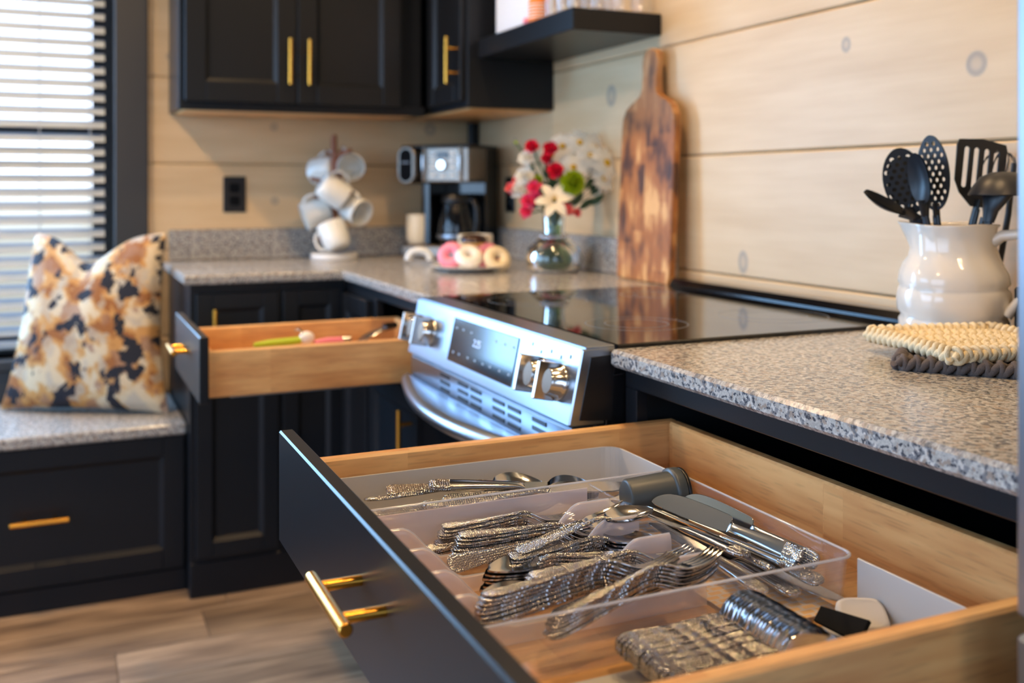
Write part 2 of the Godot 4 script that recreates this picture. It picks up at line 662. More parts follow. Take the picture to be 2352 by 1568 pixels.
func ceiling_lamp(p: Vector3, where: String, power: float) -> void:
	var t := thing("ceiling_lamp", p, "recessed round ceiling lamp with a warm glowing disc " + where, "lamp", "recessed ceiling lamps")
	obj("trim_ring", MB.new().at(Transform3D(Basis(), p)).lathe([Vector2(.062, -.004), Vector2(.085, -.006), Vector2(.088, -.001), Vector2(.062, -.001), Vector2(.062, -.004)], 24), M.lamp_white, t)
	obj("lamp_glow", MB.new().at(Transform3D(Basis(), p)).lathe([Vector2(0, -.003), Vector2(.061, -.003), Vector2(.061, -.001), Vector2(0, -.001)], 24), M.lamp_glow, t)
	var l := SpotLight3D.new()
	l.name = "lamp_beam"
	l.position = Vector3(0, -0.012, 0)
	l.rotation.x = -PI / 2
	l.spot_angle = 72.0
	l.spot_angle_attenuation = 0.6
	l.spot_range = 9.0
	l.spot_attenuation = 2.0
	l.light_size = 0.06
	l.light_color = Color(1.0, 0.83, 0.60)
	l.light_energy = power
	l.shadow_enabled = true
	t.add_child(l)


func boards(parent: Node3D, on_right: bool, a: float, b: float, y0: float, y1: float) -> void:
	# horizontal wall boards with bevelled joints, at one height module
	for k in range(-1, 9):
		var lo := maxf(0.0855 + 0.2885 * k, y0)
		var hi := minf(0.0855 + 0.2885 * (k + 1), y1)
		if hi - lo < 0.01:
			continue
		var mb := B(Vector3(WX, lo + .001, a), Vector3(WX + .02, hi - .001, b), .004) if on_right else B(Vector3(a, lo + .001, WZ - .02), Vector3(b, hi - .001, WZ), .004)
		obj("plank", mb, M.pine, parent)


func build_shell() -> void:
	# floor of wide grey-brown boards laid along x
	var f := struct("floor", B(Vector3(-2.7, -.12, -3.75), Vector3(1.6, -.014, 2.2), 0), M.cabinet_dark)
	rng.seed = 5
	var z := -3.6
	while z < 2.1:
		var x := -2.65 - rng.randf() * 1.0
		while x < 1.5:
			var l := 1.22
			var a := maxf(x, -2.65)
			var e := minf(x + l, 1.5)
			if e - a > 0.02:
				obj("plank", B(Vector3(a + .0006, -.014, z + .0006), Vector3(e - .0006, 0, z + .1794), .0018), M["floor_wood_%d" % rng.randi_range(0, 3)], f)
			x += l
		z += .18

	struct("ceiling", B(Vector3(-2.75, 2.5, -3.8), Vector3(1.65, 2.62, 2.3), 0), M.ceiling_paint)
	var wr := struct("wall_right", B(Vector3(WX + .02, 0, -3.75), Vector3(WX + .14, 2.5, 2.2), 0), M.cabinet_dark)
	boards(wr, true, WZ, 2.1, 0, 2.5)

	# back wall with the window opening -1.02 .. 0.18 by 0.62 .. 2.1
	var mb := MB.new()
	for q in [[-2.7, -1.02, 0.0, 2.5], [0.18, WX + .02, 0.0, 2.5], [-1.02, .18, 0, .62], [-1.02, .18, 2.1, 2.5]]:
		mb.box(Vector3(q[0], q[2], WZ - .17), Vector3(q[1], q[3], WZ - .02))
	var wb := struct("wall_back", mb, M.cabinet_dark)
	boards(wb, false, .2, WX, 0, 2.5)
	boards(wb, false, -2.6, -1.04, 0, 2.5)
	boards(wb, false, -1.04, .2, 0, .6)
	boards(wb, false, -1.04, .2, 2.12, 2.5)

	# side and front walls, out of frame, with their own windows
	mb = MB.new()
	for q in [[-3.75, -3.1, 0, 2.5], [-1.6, -1.05, 0, 2.5], [.65, 2.2, 0, 2.5], [-3.1, -1.6, 0, .75], [-3.1, -1.6, 2.25, 2.5], [-1.05, .65, 0, .3], [-1.05, .65, 2.3, 2.5]]:
		mb.box(Vector3(-2.75, q[2], q[0]), Vector3(-2.6, q[3], q[1]))
	struct("wall_left", mb, M.plain_wall)
	mb = MB.new()
	for q in [[-2.7, -1.4, 0, 2.5], [.2, 1.6, 0, 2.5], [-1.4, .2, 0, .75], [-1.4, .2, 2.25, 2.5]]:
		mb.box(Vector3(q[0], q[2], 2.1), Vector3(q[1], q[3], 2.25))
	struct("wall_front", mb, M.plain_wall)
	for w in [[Vector3(-2.68, .75, -3.1), Vector3(-2.64, 2.25, -1.6), 2], [Vector3(-2.68, .3, -1.05), Vector3(-2.64, 2.3, .65), 2], [Vector3(-1.4, .75, 2.15), Vector3(.2, 2.25, 2.19), 0]]:
		var lo: Vector3 = w[0]
		var hi: Vector3 = w[1]
		var ax: int = w[2]
		mb = MB.new()
		for s in 2:
			var l2 := lo
			var h2 := hi
			if s == 0:
				h2[ax] = l2[ax] + .05
			else:
				l2[ax] = h2[ax] - .05
			mb.box(l2, h2, .004)
			l2 = lo
			h2 = hi
			if s == 0:
				h2.y = l2.y + .05
			else:
				l2.y = h2.y - .05
			mb.box(l2, h2, .004)
		var m2 := (lo + hi) * .5
		var l3 := lo
		var h3 := hi
		l3[ax] = m2[ax] - .02
		h3[ax] = m2[ax] + .02
		mb.box(l3, h3, .004)
		struct("window_%d" % (2 + names.get("wn", 0)), mb, M.trim_paint)
		names["wn"] = names.get("wn", 0) + 1

	# the window in view: dark casing, jamb, sash, panes
	mb = MB.new()
	mb.box(Vector3(.172, .60, WZ), Vector3(.276, 2.2, WZ + .02), .003)
	mb.box(Vector3(-1.116, .60, WZ), Vector3(-1.012, 2.2, WZ + .02), .003)
	mb.box(Vector3(-1.012, 2.1, WZ), Vector3(.172, 2.2, WZ + .02), .003)
	struct("trim_1", mb, M.trim_paint)
	var w1 := struct("window_1", MB.new().box(Vector3(-1.02, .62, WZ - .15), Vector3(-.95, 2.1, WZ - .10), .003).box(Vector3(.11, .62, WZ - .15), Vector3(.18, 2.1, WZ - .10), .003).box(Vector3(-.95, .62, WZ - .15), Vector3(.11, .69, WZ - .10), .003).box(Vector3(-.95, 2.03, WZ - .15), Vector3(.11, 2.1, WZ - .10), .003), M.trim_paint)
	obj("meeting_rail", B(Vector3(-.95, 1.32, WZ - .15), Vector3(.11, 1.375, WZ - .10), .003), M.trim_paint, w1)
	obj("jamb", MB.new().box(Vector3(.172, .62, WZ - .10), Vector3(.18, 2.1, WZ), .001).box(Vector3(-1.02, .62, WZ - .10), Vector3(-1.012, 2.1, WZ), .001), M.trim_paint, w1)
	obj("pane", B(Vector3(-.95, .69, WZ - .131), Vector3(.11, 1.32, WZ - .127), 0), M.window_glass, w1)
	obj("pane", B(Vector3(-.95, 1.375, WZ - .131), Vector3(.11, 2.03, WZ - .127), 0), M.window_glass, w1)
	obj("window_stool", B(Vector3(-1.13, .585, WZ - .10), Vector3(.29, .62, WZ + .035), .004), M.trim_paint, w1)
	obj("apron", B(Vector3(-1.1, .485, WZ), Vector3(.27, .585, WZ + .018), .003), M.trim_paint, w1)

	# dark strip running up the corner above the coffee machine
	struct("trim_2", B(Vector3(1.415, 1.02, WZ), Vector3(1.452, 1.405, WZ + .03), .004), M.cabinet_paint)

	# blind: slats, ladders, bottom rail
	var bl := thing("window_blind", Vector3(-.42, .66, WZ - .06), "white slatted blind hanging in the dark-framed window, slats tilted open", "blind")
	var y := .70
	var n := 0
	while y < 2.06:
		var s := MB.new()
		s.X = Transform3D(Basis(Vector3.RIGHT, 0.62), Vector3(-.42, y, WZ - .055))
		var rows := []
		for c in [[-.0225, 0.0], [-.012, .0022], [0.0, .003], [.012, .0022], [.0225, 0.0], [.0225, -.0024], [0.0, .0004], [-.0225, -.0024]]:
			rows.append([Vector3(-.565, c[1], c[0]), Vector3(.565, c[1], c[0])])
		s.grid(rows, true, false)
		obj("slat", s, M.blind_white, bl)
		y += .0445
		n += 1
	for x in [-.86, -.42, -.05, .10]:
		obj("ladder_cord", MB.new().tube([Vector3(x, .67, WZ - .03), Vector3(x, 2.08, WZ - .03)], .0016, 6), M.blind_white, bl)
		obj("ladder_cord", MB.new().tube([Vector3(x, .67, WZ - .08), Vector3(x, 2.08, WZ - .08)], .0016, 6), M.blind_white, bl)
	obj("bottom_rail", B(Vector3(-.985, .645, WZ - .08), Vector3(.145, .667, WZ - .03), .004), M.blind_white, bl)
	obj("head_rail", B(Vector3(-.985, 2.04, WZ - .085), Vector3(.145, 2.095, WZ - .025), .004), M.blind_white, bl)

	# black outlets
	for q in [[false, Vector3(.556, 1.136, WZ), "black double outlet plate on the back wall near the window"], [true, Vector3(WX, 1.134, -3.235), "black double outlet plate on the right wall between coffee machine and bouquet"]]:
		var X := facing(-PI / 2 if q[0] else 0.0, q[1])
		var t := thing("outlet", q[1], q[2], "outlet", "")
		obj("plate", MB.new().at(X).box(Vector3(-.038, -.061, .0005), Vector3(.038, .061, .006), .002), M.black_plastic, t)
		for s in [-1, 1]:
			obj("socket", MB.new().at(X).prism(PackedVector2Array([Vector2(-.017, s * .022 - .012), Vector2(-.012, s * .022 - .016), Vector2(.012, s * .022 - .016), Vector2(.017, s * .022 - .012), Vector2(.017, s * .022 + .012), Vector2(.012, s * .022 + .016), Vector2(-.012, s * .022 + .016), Vector2(-.017, s * .022 + .012)]), .006, .0085, .0008), M.black_gloss, t)


# ---------------------------------------------------------------- cabinets
func bar_handle(parent: Node3D, X: Transform3D, length: float, stand := .032, r := .006) -> void:
	# round bar along local x, standing off towards local +z
	var h := obj("handle", MB.new().at(X).tube([Vector3(-length / 2, 0, stand), Vector3(-length / 2 + .001, 0, stand), Vector3(length / 2 - .001, 0, stand), Vector3(length / 2, 0, stand)], [r * .82, r, r, r * .82], 16), M.brass, parent)
	for s in [-1, 1]:
		obj("handle_post", MB.new().at(X).tube([Vector3(s * .038, 0, 0), Vector3(s * .038, 0, stand)], r * .82, 12), M.brass, h if parent.get_parent() == self else parent)


func shaker(called: String, parent: Node3D, X: Transform3D, w: float, h: float, stile := .06) -> MeshInstance3D:
	# framed door in local xy, front towards +z, lower left corner at the origin
	var mb := MB.new().at(X)
	mb.box(Vector3(0, 0, 0), Vector3(stile, h, .02), .002)
	mb.box(Vector3(w - stile, 0, 0), Vector3(w, h, .02), .002)
	mb.box(Vector3(stile, 0, 0), Vector3(w - stile, stile, .02), .002)
	mb.box(Vector3(stile, h - stile, 0), Vector3(w - stile, h, .02), .002)
	var d := obj(called, mb, M.cabinet_paint, parent)
	var a := stile
	var b := .010
	mb = MB.new().at(X)
	mb.quad(Vector3(a, a, .018), Vector3(a, h - a, .018), Vector3(a + b, h - a - b, .010), Vector3(a + b, a + b, .010))
	mb.quad(Vector3(a, h - a, .018), Vector3(w - a, h - a, .018), Vector3(w - a - b, h - a - b, .010), Vector3(a + b, h - a - b, .010))
	mb.quad(Vector3(w - a, h - a, .018), Vector3(w - a, a, .018), Vector3(w - a - b, a + b, .010), Vector3(w - a - b, h - a - b, .010))
	mb.quad(Vector3(w - a, a, .018), Vector3(a, a, .018), Vector3(a + b, a + b, .010), Vector3(w - a - b, a + b, .010))
	mb.box(Vector3(a + b, a + b, .002), Vector3(w - a - b, h - a - b, .010))
	obj("door_panel" if called == "door" else "front_panel", mb, M.cabinet_paint, d)
	return d


func side(y: float, z: float, x: float) -> Transform3D:   # faces -x; local x runs with +z
	return facing(-PI / 2, Vector3(x, y, z))


func drawer(cab: Node3D, x0: float, x1: float, y0: float, y1: float, z0: float, z1: float, f0: float, f1: float, fy0: float, fy1: float, handle_z: float, handle_y: float) -> void:
	var st := .018
	var d := obj("drawer", B(Vector3(x0, y0 + .008, z0 + st - .004), Vector3(x1 - st + .004, y0 + .014, z1 - st + .004), .0005), M.drawer_wood, cab)
	d.set_meta("label", "open drawer box of pale glued hardwood")
	obj("drawer_side", B(Vector3(x0, y0, z0), Vector3(x1, y1, z0 + st), .003), M.drawer_wood, d)
	obj("drawer_side", B(Vector3(x0, y0, z1 - st), Vector3(x1, y1, z1), .003), M.drawer_wood, d)
	obj("drawer_back", B(Vector3(x1 - st, y0, z0 + st), Vector3(x1, y1, z1 - st), .003), M.drawer_wood, d)
	obj("drawer_inner_front", B(Vector3(x0, y0, z0 + st), Vector3(x0 + st, y1 - .004, z1 - st), .003), M.drawer_wood, d)
	obj("drawer_front", B(Vector3(x0 - .019, fy0, f0), Vector3(x0, fy1, f1), .0022), M.cabinet_paint, d)
	bar_handle(d, side(handle_y, handle_z, x0 - .019), .127, .042 if f1 > -1.0 else .034, .0065)
	for z in [z0 + .02, z1 - .034]:
		obj("drawer_runner", B(Vector3(x0 + .05, y0 - .006, z), Vector3(x1 + .08, y0 + .006, z + .014), .001), M.brushed, d)


func build_cabinets() -> void:
	# wall cabinet on the back wall
	var t := thing("wall_cabinet", Vector3(.73, 1.405, -3.22), "black two-door wall cabinet with gold bar handles on the back wall", "cabinet")
	obj("body", MB.new().box(Vector3(.342, 1.405, WZ), Vector3(1.125, 2.3, -3.245), .002), M.cabinet_paint, t)
	obj("bottom_panel", B(Vector3(.36, 1.40, WZ + .01), Vector3(1.11, 1.4045, -3.255), .0005), M.drawer_wood, t)
	obj("bottom_rail", B(Vector3(.338, 1.398, -3.244), Vector3(1.13, 1.43, -3.222), .002), M.cabinet_paint, t)
	for q in [[.355, .695, .668], [.699, 1.04, .729]]:
		var d := shaker("door", t, Transform3D(Basis(), Vector3(q[0], 1.425, -3.222)), q[1] - q[0], .86, .062)
		bar_handle(d, Transform3D(Basis(Vector3.BACK, PI / 2), Vector3(q[2], 1.555, -3.202)), .145, .032)

	# wall cabinet on the right wall, seen along its door
	t = thing("wall_cabinet", Vector3(1.3, 1.405, -3.05), "black narrow wall cabinet on the right wall, its door seen edge-on", "cabinet")
	obj("body", MB.new().box(Vector3(1.157, 1.408, -3.545), Vector3(WX, 2.3, -2.90), .002), M.cabinet_paint, t)
	obj("bottom_panel", B(Vector3(1.17, 1.402, -3.53), Vector3(1.45, 1.4075, -2.915), .0005), M.drawer_wood, t)
	var dd := shaker("door", t, side(1.428, -3.215, 1.157), .30, .86, .055)
	bar_handle(dd, side(1.555, -2.945, 1.137) * Transform3D(Basis(Vector3.BACK, PI / 2), Vector3.ZERO), .145, .034)

	# floating shelf beside it
	tag(obj("floating_shelf", B(Vector3(1.19, 1.56, -2.897), Vector3(WX - .001, 1.617, -2.266), .002), M.cabinet_paint), "thick black floating shelf on the right wall beside the wall cabinet", "shelf")

	# base cabinet under the back counter
	t = thing("base_cabinet", Vector3(.57, 0, -3.25), "black two-door base cabinet under the back counter next to the window seat", "cabinet")
	obj("body", MB.new().box(Vector3(.342, 0, WZ), Vector3(.788, .887, -2.98), .002), M.cabinet_paint, t)
	obj("plinth", B(Vector3(.342, 0, -2.98), Vector3(.79, .10, -2.962), .003), M.cabinet_paint, t)
	var fr := MB.new()
	for q in [[.342, .375, .1, .887], [.585, .605, .1, .887], [.775, .79, .1, .887], [.375, .585, .845, .887], [.605, .775, .845, .887], [.375, .585, .1, .13], [.605, .775, .1, .13]]:
		fr.box(Vector3(q[0], q[2], -2.98), Vector3(q[1], q[3], -2.966), .001)
	obj("face_frame", fr, M.cabinet_paint, t)
	for q in [[.357, .587, .404], [.600, .782, .77]]:
		var d := shaker("door", t, Transform3D(Basis(), Vector3(q[0], .115, -2.966)), q[1] - q[0], .745, .045)
		if q[0] < .5:
			bar_handle(d, Transform3D(Basis(Vector3.BACK, PI / 2), Vector3(q[2], .745, -2.946)), .145, .032)

	# base cabinet left of the range, its top drawer open
	t = thing("base_cabinet", Vector3(1.1, 0, -2.52), "black base cabinet between corner and range with its utensil drawer pulled out", "cabinet")
	open_cabinet(t, -2.958, -2.112, -2.645, -2.185)
	var d2 := shaker("door", t, side(.115, -2.655, .79), .475, .56, .055)
	bar_handle(d2, side(.56, -2.29, .77) * Transform3D(Basis(Vector3.BACK, PI / 2), Vector3.ZERO), .145, .032)
	shaker("door", t, side(.115, -2.935, .79), .255, .735, .05)
	drawer(t, .291, .84, .712, .812, -2.608, -2.216, -2.66, -2.19, .705, .846, -2.42, .79)

	# base cabinet right of the range, its cutlery drawer open
	t = thing("base_cabinet", Vector3(1.1, 0, -.94), "black base cabinet in the foreground with its wide cutlery drawer pulled out", "cabinet")
	open_cabinet(t, -1.332, -.53, -1.30, -.572)
	shaker("door", t, side(.115, -1.31, .79), .375, .56, .055)
	shaker("door", t, side(.115, -.93, .79), .375, .56, .055)
	drawer(t, .281, .847, .712, .812, -1.292, -.592, -1.315, -.565, .703, .846, -.8885, .79)


func open_cabinet(t: Node3D, z0: float, z1: float, o0: float, o1: float) -> void:
	# carcass facing -x whose drawer bay o0..o1 is open
	var mb := MB.new()
	mb.box(Vector3(.81, 0, z0), Vector3(WX, .887, z0 + .016), .001)
	mb.box(Vector3(.81, 0, z1 - .016), Vector3(WX, .887, z1), .001)
	mb.box(Vector3(WX - .012, 0, z0 + .016), Vector3(WX - .002, .887, z1 - .016), 0)
	mb.box(Vector3(.81, .66, z0 + .016), Vector3(WX - .012, .676, z1 - .016), 0)
	obj("body", mb, M.cabinet_dark, t)
	mb = MB.new()
	mb.box(Vector3(.79, .857, z0), Vector3(.81, .887, z1), .0015)
	mb.box(Vector3(.79, .10, z0), Vector3(.81, .857, o0), .0015)
	mb.box(Vector3(.79, .10, o1), Vector3(.81, .857, z1), .0015)
	mb.box(Vector3(.79, .665, o0), Vector3(.81, .70, o1), .0015)
	mb.box(Vector3(.79, .10, o0), Vector3(.81, .13, o1), .0015)
	obj("face_frame", mb, M.cabinet_paint, t)
	obj("plinth", B(Vector3(.792, 0, z0), Vector3(.81, .10, z1), .002), M.cabinet_paint, t)


func build_counters() -> void:
	var cb := .005
	var poly := PackedVector2Array([Vector2(.322, 3.548), Vector2(.322, 2.925), Vector2(.768, 2.925), Vector2(.768, 2.107), Vector2(WX - .001, 2.107), Vector2(WX - .001, 3.548)])
	var mb := MB.new()
	mb.X = Transform3D(Basis(Vector3.RIGHT, -PI / 2), Vector3.ZERO)   # polygon (x, -z) pulled up
	mb.prism(poly, .888, K, cb)
	tag(obj("countertop", mb, M.granite), "L-shaped speckled grey granite countertop in the corner left of the range", "countertop")
	tag(obj("countertop", B(Vector3(.766, .888, -1.338), Vector3(WX - .001, K, -.53), cb), M.granite), "speckled grey granite countertop in the foreground right of the range", "countertop")
	tag(obj("backsplash", B(Vector3(.342, K, WZ + .001), Vector3(1.434, 1.018, WZ + .022), .003), M.granite), "low granite backsplash strip along the back wall", "backsplash")
	tag(obj("backsplash", B(Vector3(1.435, K, WZ + .001), Vector3(WX - .001, 1.018, -2.185), .003), M.granite), "low granite backsplash strip along the right wall ending at the cutting board", "backsplash")


# ---------------------------------------------------------------- range
func build_range() -> void:
	var z0 := -2.102
	var z1 := -1.343
	var t := thing("range", Vector3(1.05, 0, -1.72), "stainless slide-in electric range with black glass cooktop and front controls", "range")
	obj("body", MB.new().box(Vector3(.745, .06, z0 + .004), Vector3(1.40, .90, z1 - .004), .004), M.black_plastic, t)
	obj("side_rib", MB.new().at(Transform3D()).tube([Vector3(.765, .70, z1 - .003), Vector3(.765, .86, z1 - .003), Vector3(.775, .872, z1 - .003), Vector3(.80, .874, z1 - .003)], .003, 8), M.black_plastic, t)
	# control panel: a wedge in profile, thick steel
	var prof := PackedVector2Array([Vector2(.780, .917), Vector2(.722, .9155), Vector2(.6985, .803), Vector2(.706, .799), Vector2(.76, .799), Vector2(.78, .88)])
	var X := Transform3D(Basis(Vector3(1, 0, 0), Vector3(0, 1, 0), Vector3(0, 0, 1)), Vector3.ZERO)
	var cp := obj("control_panel", MB.new().at(X).prism(prof, z0, z1, .003), M.brushed, t)
	obj("end_cap", MB.new().at(X).prism(PackedVector2Array([Vector2(.778, .905), Vector2(.736, .903), Vector2(.716, .809), Vector2(.772, .805)]), z1 - .001, z1 + .0012, .0004), M.black_plastic, cp)
	# panel axes: along z, up the slope, and out of it
	var up := Vector3(.0235, .1125, 0).normalized()
	var out := Vector3(-up.y, up.x, 0)
	var P := func(z: float, h: float) -> Transform3D: return Transform3D(Basis(Vector3(0, 0, 1), up, out), Vector3(.6985, .803, z) + up * h)
	var cz := -1.714
	var ds := obj("display", MB.new().at(P.call(cz, .0)).box(Vector3(-.152, .018, .0003), Vector3(.152, .102, .0018), .0008), M.black_gloss, cp)
	var tm := TextMesh.new()
	tm.text = "2:25"
	tm.font = SystemFont.new()
	tm.font_size = 16
	tm.pixel_size = .0011
	tm.depth = .0003
	var dm := MeshInstance3D.new()
	dm.name = "clock_digits"
	dm.mesh = tm
	dm.material_override = M.display_digits
	dm.transform = Transform3D(Basis(), -t.position) * (P.call(cz - .02, .068) as Transform3D) * Transform3D(Basis(), Vector3(0, 0, .0021))
	ds.add_child(dm)
	var pr := MB.new()
	rng.seed = 9
	for k in 16:
		var px := -.135 + (k % 8) * .038 + rng.randf_range(-.004, .004)
		var py := .035 if k < 8 else .082
		if k == 11 or k == 12:
			continue
		pr.at(P.call(cz, .0)).box(Vector3(px, py, .0019), Vector3(px + .009, py + .004, .0021))
	obj("touch_marks", pr, M.print_grey, ds)
	pr = MB.new()
	for q in [[-1.51, .1], [-1.475, .092], [-1.44, .098], [-1.405, .094], [-1.375, .099]]:
		pr.at(P.call(q[0], q[1])).box(Vector3(-.002, -.003, .0002), Vector3(.002, .003, .0006))
	obj("panel_print", pr, M.print_dark, cp)
	for z in [-2.055, -1.985, -1.465, -1.395]:
		var K0: Transform3D = P.call(z, .056)
		var kn := obj("knob", MB.new().at(K0 * Transform3D(Basis(Vector3.RIGHT, PI / 2), Vector3.ZERO)).lathe([Vector2(0, 0), Vector2(.029, 0), Vector2(.029, 0), Vector2(.029, .006), Vector2(.0245, .008), Vector2(.0215, .0225), Vector2(.0195, .0245), Vector2(.0195, .0245), Vector2(0, .0245)], 28), M.knob_steel, cp)
		obj("knob_grip", MB.new().at(K0).box(Vector3(-.0035, -.0295, .006), Vector3(.0035, .0295, .043), .0015), M.knob_steel, kn)
	# vent strip below the panel
	var vp := obj("vent_strip", MB.new().box(Vector3(.704, .735, z0 + .004), Vector3(.745, .797, z1 - .004), .004), M.brushed, t)
	for zc in [-1.885, -1.788, -1.722, -1.618, -1.552, -1.455]:
		for yy in [.785, .771, .757]:
			obj("vent_slot", B(Vector3(.7025, yy - .0035, zc - .026), Vector3(.7045, yy + .0035, zc + .026), .001), M.black_plastic, vp)
	# oven door and bowed handle
	obj("oven_door", MB.new().box(Vector3(.715, .16, z0 + .006), Vector3(.745, .735, z1 - .006), .005), M.black_glass, t)
	obj("oven_drawer", MB.new().box(Vector3(.715, .06, z0 + .006), Vector3(.745, .155, z1 - .006), .005), M.brushed, t)
	var rows := []
	for i in 33:
		var u := i / 32.0
		var bow := .066 * sin(PI * u)
		var z := lerpf(z0 + .006, z1 - .006, u)
		var row := []
		for q in [[.712, .746], [.700 - bow * .5, .755], [.694 - bow * .9, .757], [.686 - bow, .752], [.681 - bow, .742], [.683 - bow, .731], [.692 - bow, .724], [.712, .722]]:
			row.append(Vector3(q[0], q[1], z))
		rows.append(row)
	var hb := MB.new().grid(rows, false, true, 1, 1, true)
	hb.fan(rows[0])
	hb.fan(rows[32], true)
	obj("oven_handle", hb, M.brushed, t)
	# glass top with printed rings, raised rear rail
	var top := obj("cooktop", B(Vector3(.779, .90, z0 - .004), Vector3(1.372, .9205, z1 + .005), .002), M.black_glass, t)
	obj("front_strip", B(Vector3(.728, .9125, z0 + .001), Vector3(.7785, .9192, z1 - .001), .001), M.brushed, t)
	for q in [[.93, -1.93, .105], [.93, -1.53, .09], [1.22, -1.93, .075], [1.22, -1.52, .1]]:
		for r in [q[2], q[2] * .62]:
			var rg := []
			for k in 40:
				rg.append(Vector3(q[0] + cos(TAU * k / 40) * r, .9205, q[1] + sin(TAU * k / 40) * r))
			obj("burner_ring", MB.new().tube(rg, Vector2(.0009, .00025), 6, false, true), M.print_grey, top)
	obj("rear_rail", MB.new().prism(PackedVector2Array([Vector2(1.372, .90), Vector2(1.372, .923), Vector2(1.382, .936), Vector2(1.415, .936), Vector2(1.43, .925), Vector2(1.43, .90)]), z0 - .003, z1 + .004, .002), M.black_gloss, t)


# ---------------------------------------------------------------- window seat
func build_window_seat() -> void:
	var t := thing("bench_cabinet", Vector3(-.6, 0, -3.3), "black window seat cabinet below the window with a shaker front and gold handle", "bench")
	obj("body", MB.new().box(Vector3(-1.9, 0, WZ + .001), Vector3(.340, .452, -3.055), .002), M.cabinet_paint, t)
	var f := shaker("drawer_front", t, Transform3D(Basis(), Vector3(-.40, .070, -3.055)), .735, .38, .058)
	bar_handle(f, Transform3D(Basis(), Vector3(-.042, .257, -3.035)), .145, .034, .007)
	obj("baseboard", B(Vector3(-1.9, 0, -3.055), Vector3(.340, .065, -3.043), .002), M.cabinet_paint, t)
	tag(obj("seat_slab", B(Vector3(-1.9, .4525, WZ + .019), Vector3(.3405, .4845, -3.025), .005), M.granite), "speckled granite slab on top of the window seat under the cushion", "countertop")

	# cushion: square, chopped at the top, leaning back against the window
	var n := 36
	var front := []
	var back := []
	for j in n + 1:
		var rf := []
		var rb := []
		for i in n + 1:
			var u := 2.0 * i / n - 1.0
			var w := 2.0 * j / n - 1.0
			var e := pow(maxf(0.0, (1.0 - u * u) * (1.0 - w * w)), .42)
			var x := u * .256 * (1.0 - .07 * (1.0 - w * w) * absf(u)) * (1.0 + .03 * absf(w)) * (1.0 - .10 * (w + 1.0)) + .004 * (w + 1.0)
			var y := .27 + w * .27 * (1.0 - .04 * (1.0 - u * u))
			var chop := maxf(0.0, w)
			y -= .085 * pow(chop, 1.6) * exp(-pow((u + .1) / .42, 2.0))
			var fold := .03 * exp(-pow((u + .1 - .12 * (1 - w)) / .16, 2.0)) * smoothstep(-.1, .9, w)
			var th := .085 * e + .002 - fold * e
			var bump := .006 * sin(u * 7.0 + w * 3.0) * e
			rf.append(Vector3(x, y, th + bump))
			rb.append(Vector3(x, y, -th * .8))
		front.append(rf)
		back.append(rb)
	var tilt := Transform3D(Basis(Vector3.UP, -.52) * Basis(Vector3.RIGHT, -.16), Vector3(.074, .487, -3.295))
	var mb := MB.new().at(tilt)
	mb.grid(front, false, false, 1.0, 1.0, true)
	mb.grid(back, false, false, 1.0, 1.0)
	tag(obj("cushion", mb, M.cushion_cloth), "square throw cushion with black, tan and cream ink blots and a chopped top", "cushion")


# ---------------------------------------------------------------- things on the far counter
func mug_mesh(r := .042, h := .088) -> MB:
	return MB.new().lathe([Vector2(0, .0), Vector2(r * .72, .0), Vector2(r * .86, .006), Vector2(r * .97, .024), Vector2(r, h * .5), Vector2(r, h - .002), Vector2(r - .0012, h), Vector2(r - .003, h - .001), Vector2(r - .0038, h * .5), Vector2(r * .88, .022), Vector2(r * .7, .007), Vector2(0, .006)], 32)


func mug(label: String, X: Transform3D, m: Material, r := .042, h := .088, group := "") -> Node3D:
	# axis along local y, handle towards local +x
	var t := thing("mug", X.origin, label, "mug", group)
	t.basis = X.basis
	var body := MeshInstance3D.new()
	body.name = "body"
	body.mesh = mug_mesh(r, h).mesh()
	body.material_override = m
	t.add_child(body)
	var p := []
	for k in 13:
		var g := lerpf(-1.9, 1.9, k / 12.0)
		p.append(Vector3(r - .004 + .024 * (cos(g) + .33) / 1.33, h * .5 + sin(g) * h * .33, 0))
	var hd := MeshInstance3D.new()
	hd.name = "handle"
	hd.mesh = MB.new().tube(p, Vector2(.0065, .0045), 10).mesh()
	hd.material_override = m
	t.add_child(hd)
	return t


func axis_basis(axis: Vector3, handle: Vector3) -> Basis:
	var y := axis.normalized()
	var x := (handle - y * handle.dot(y)).normalized()
	return Basis(x, y, x.cross(y))


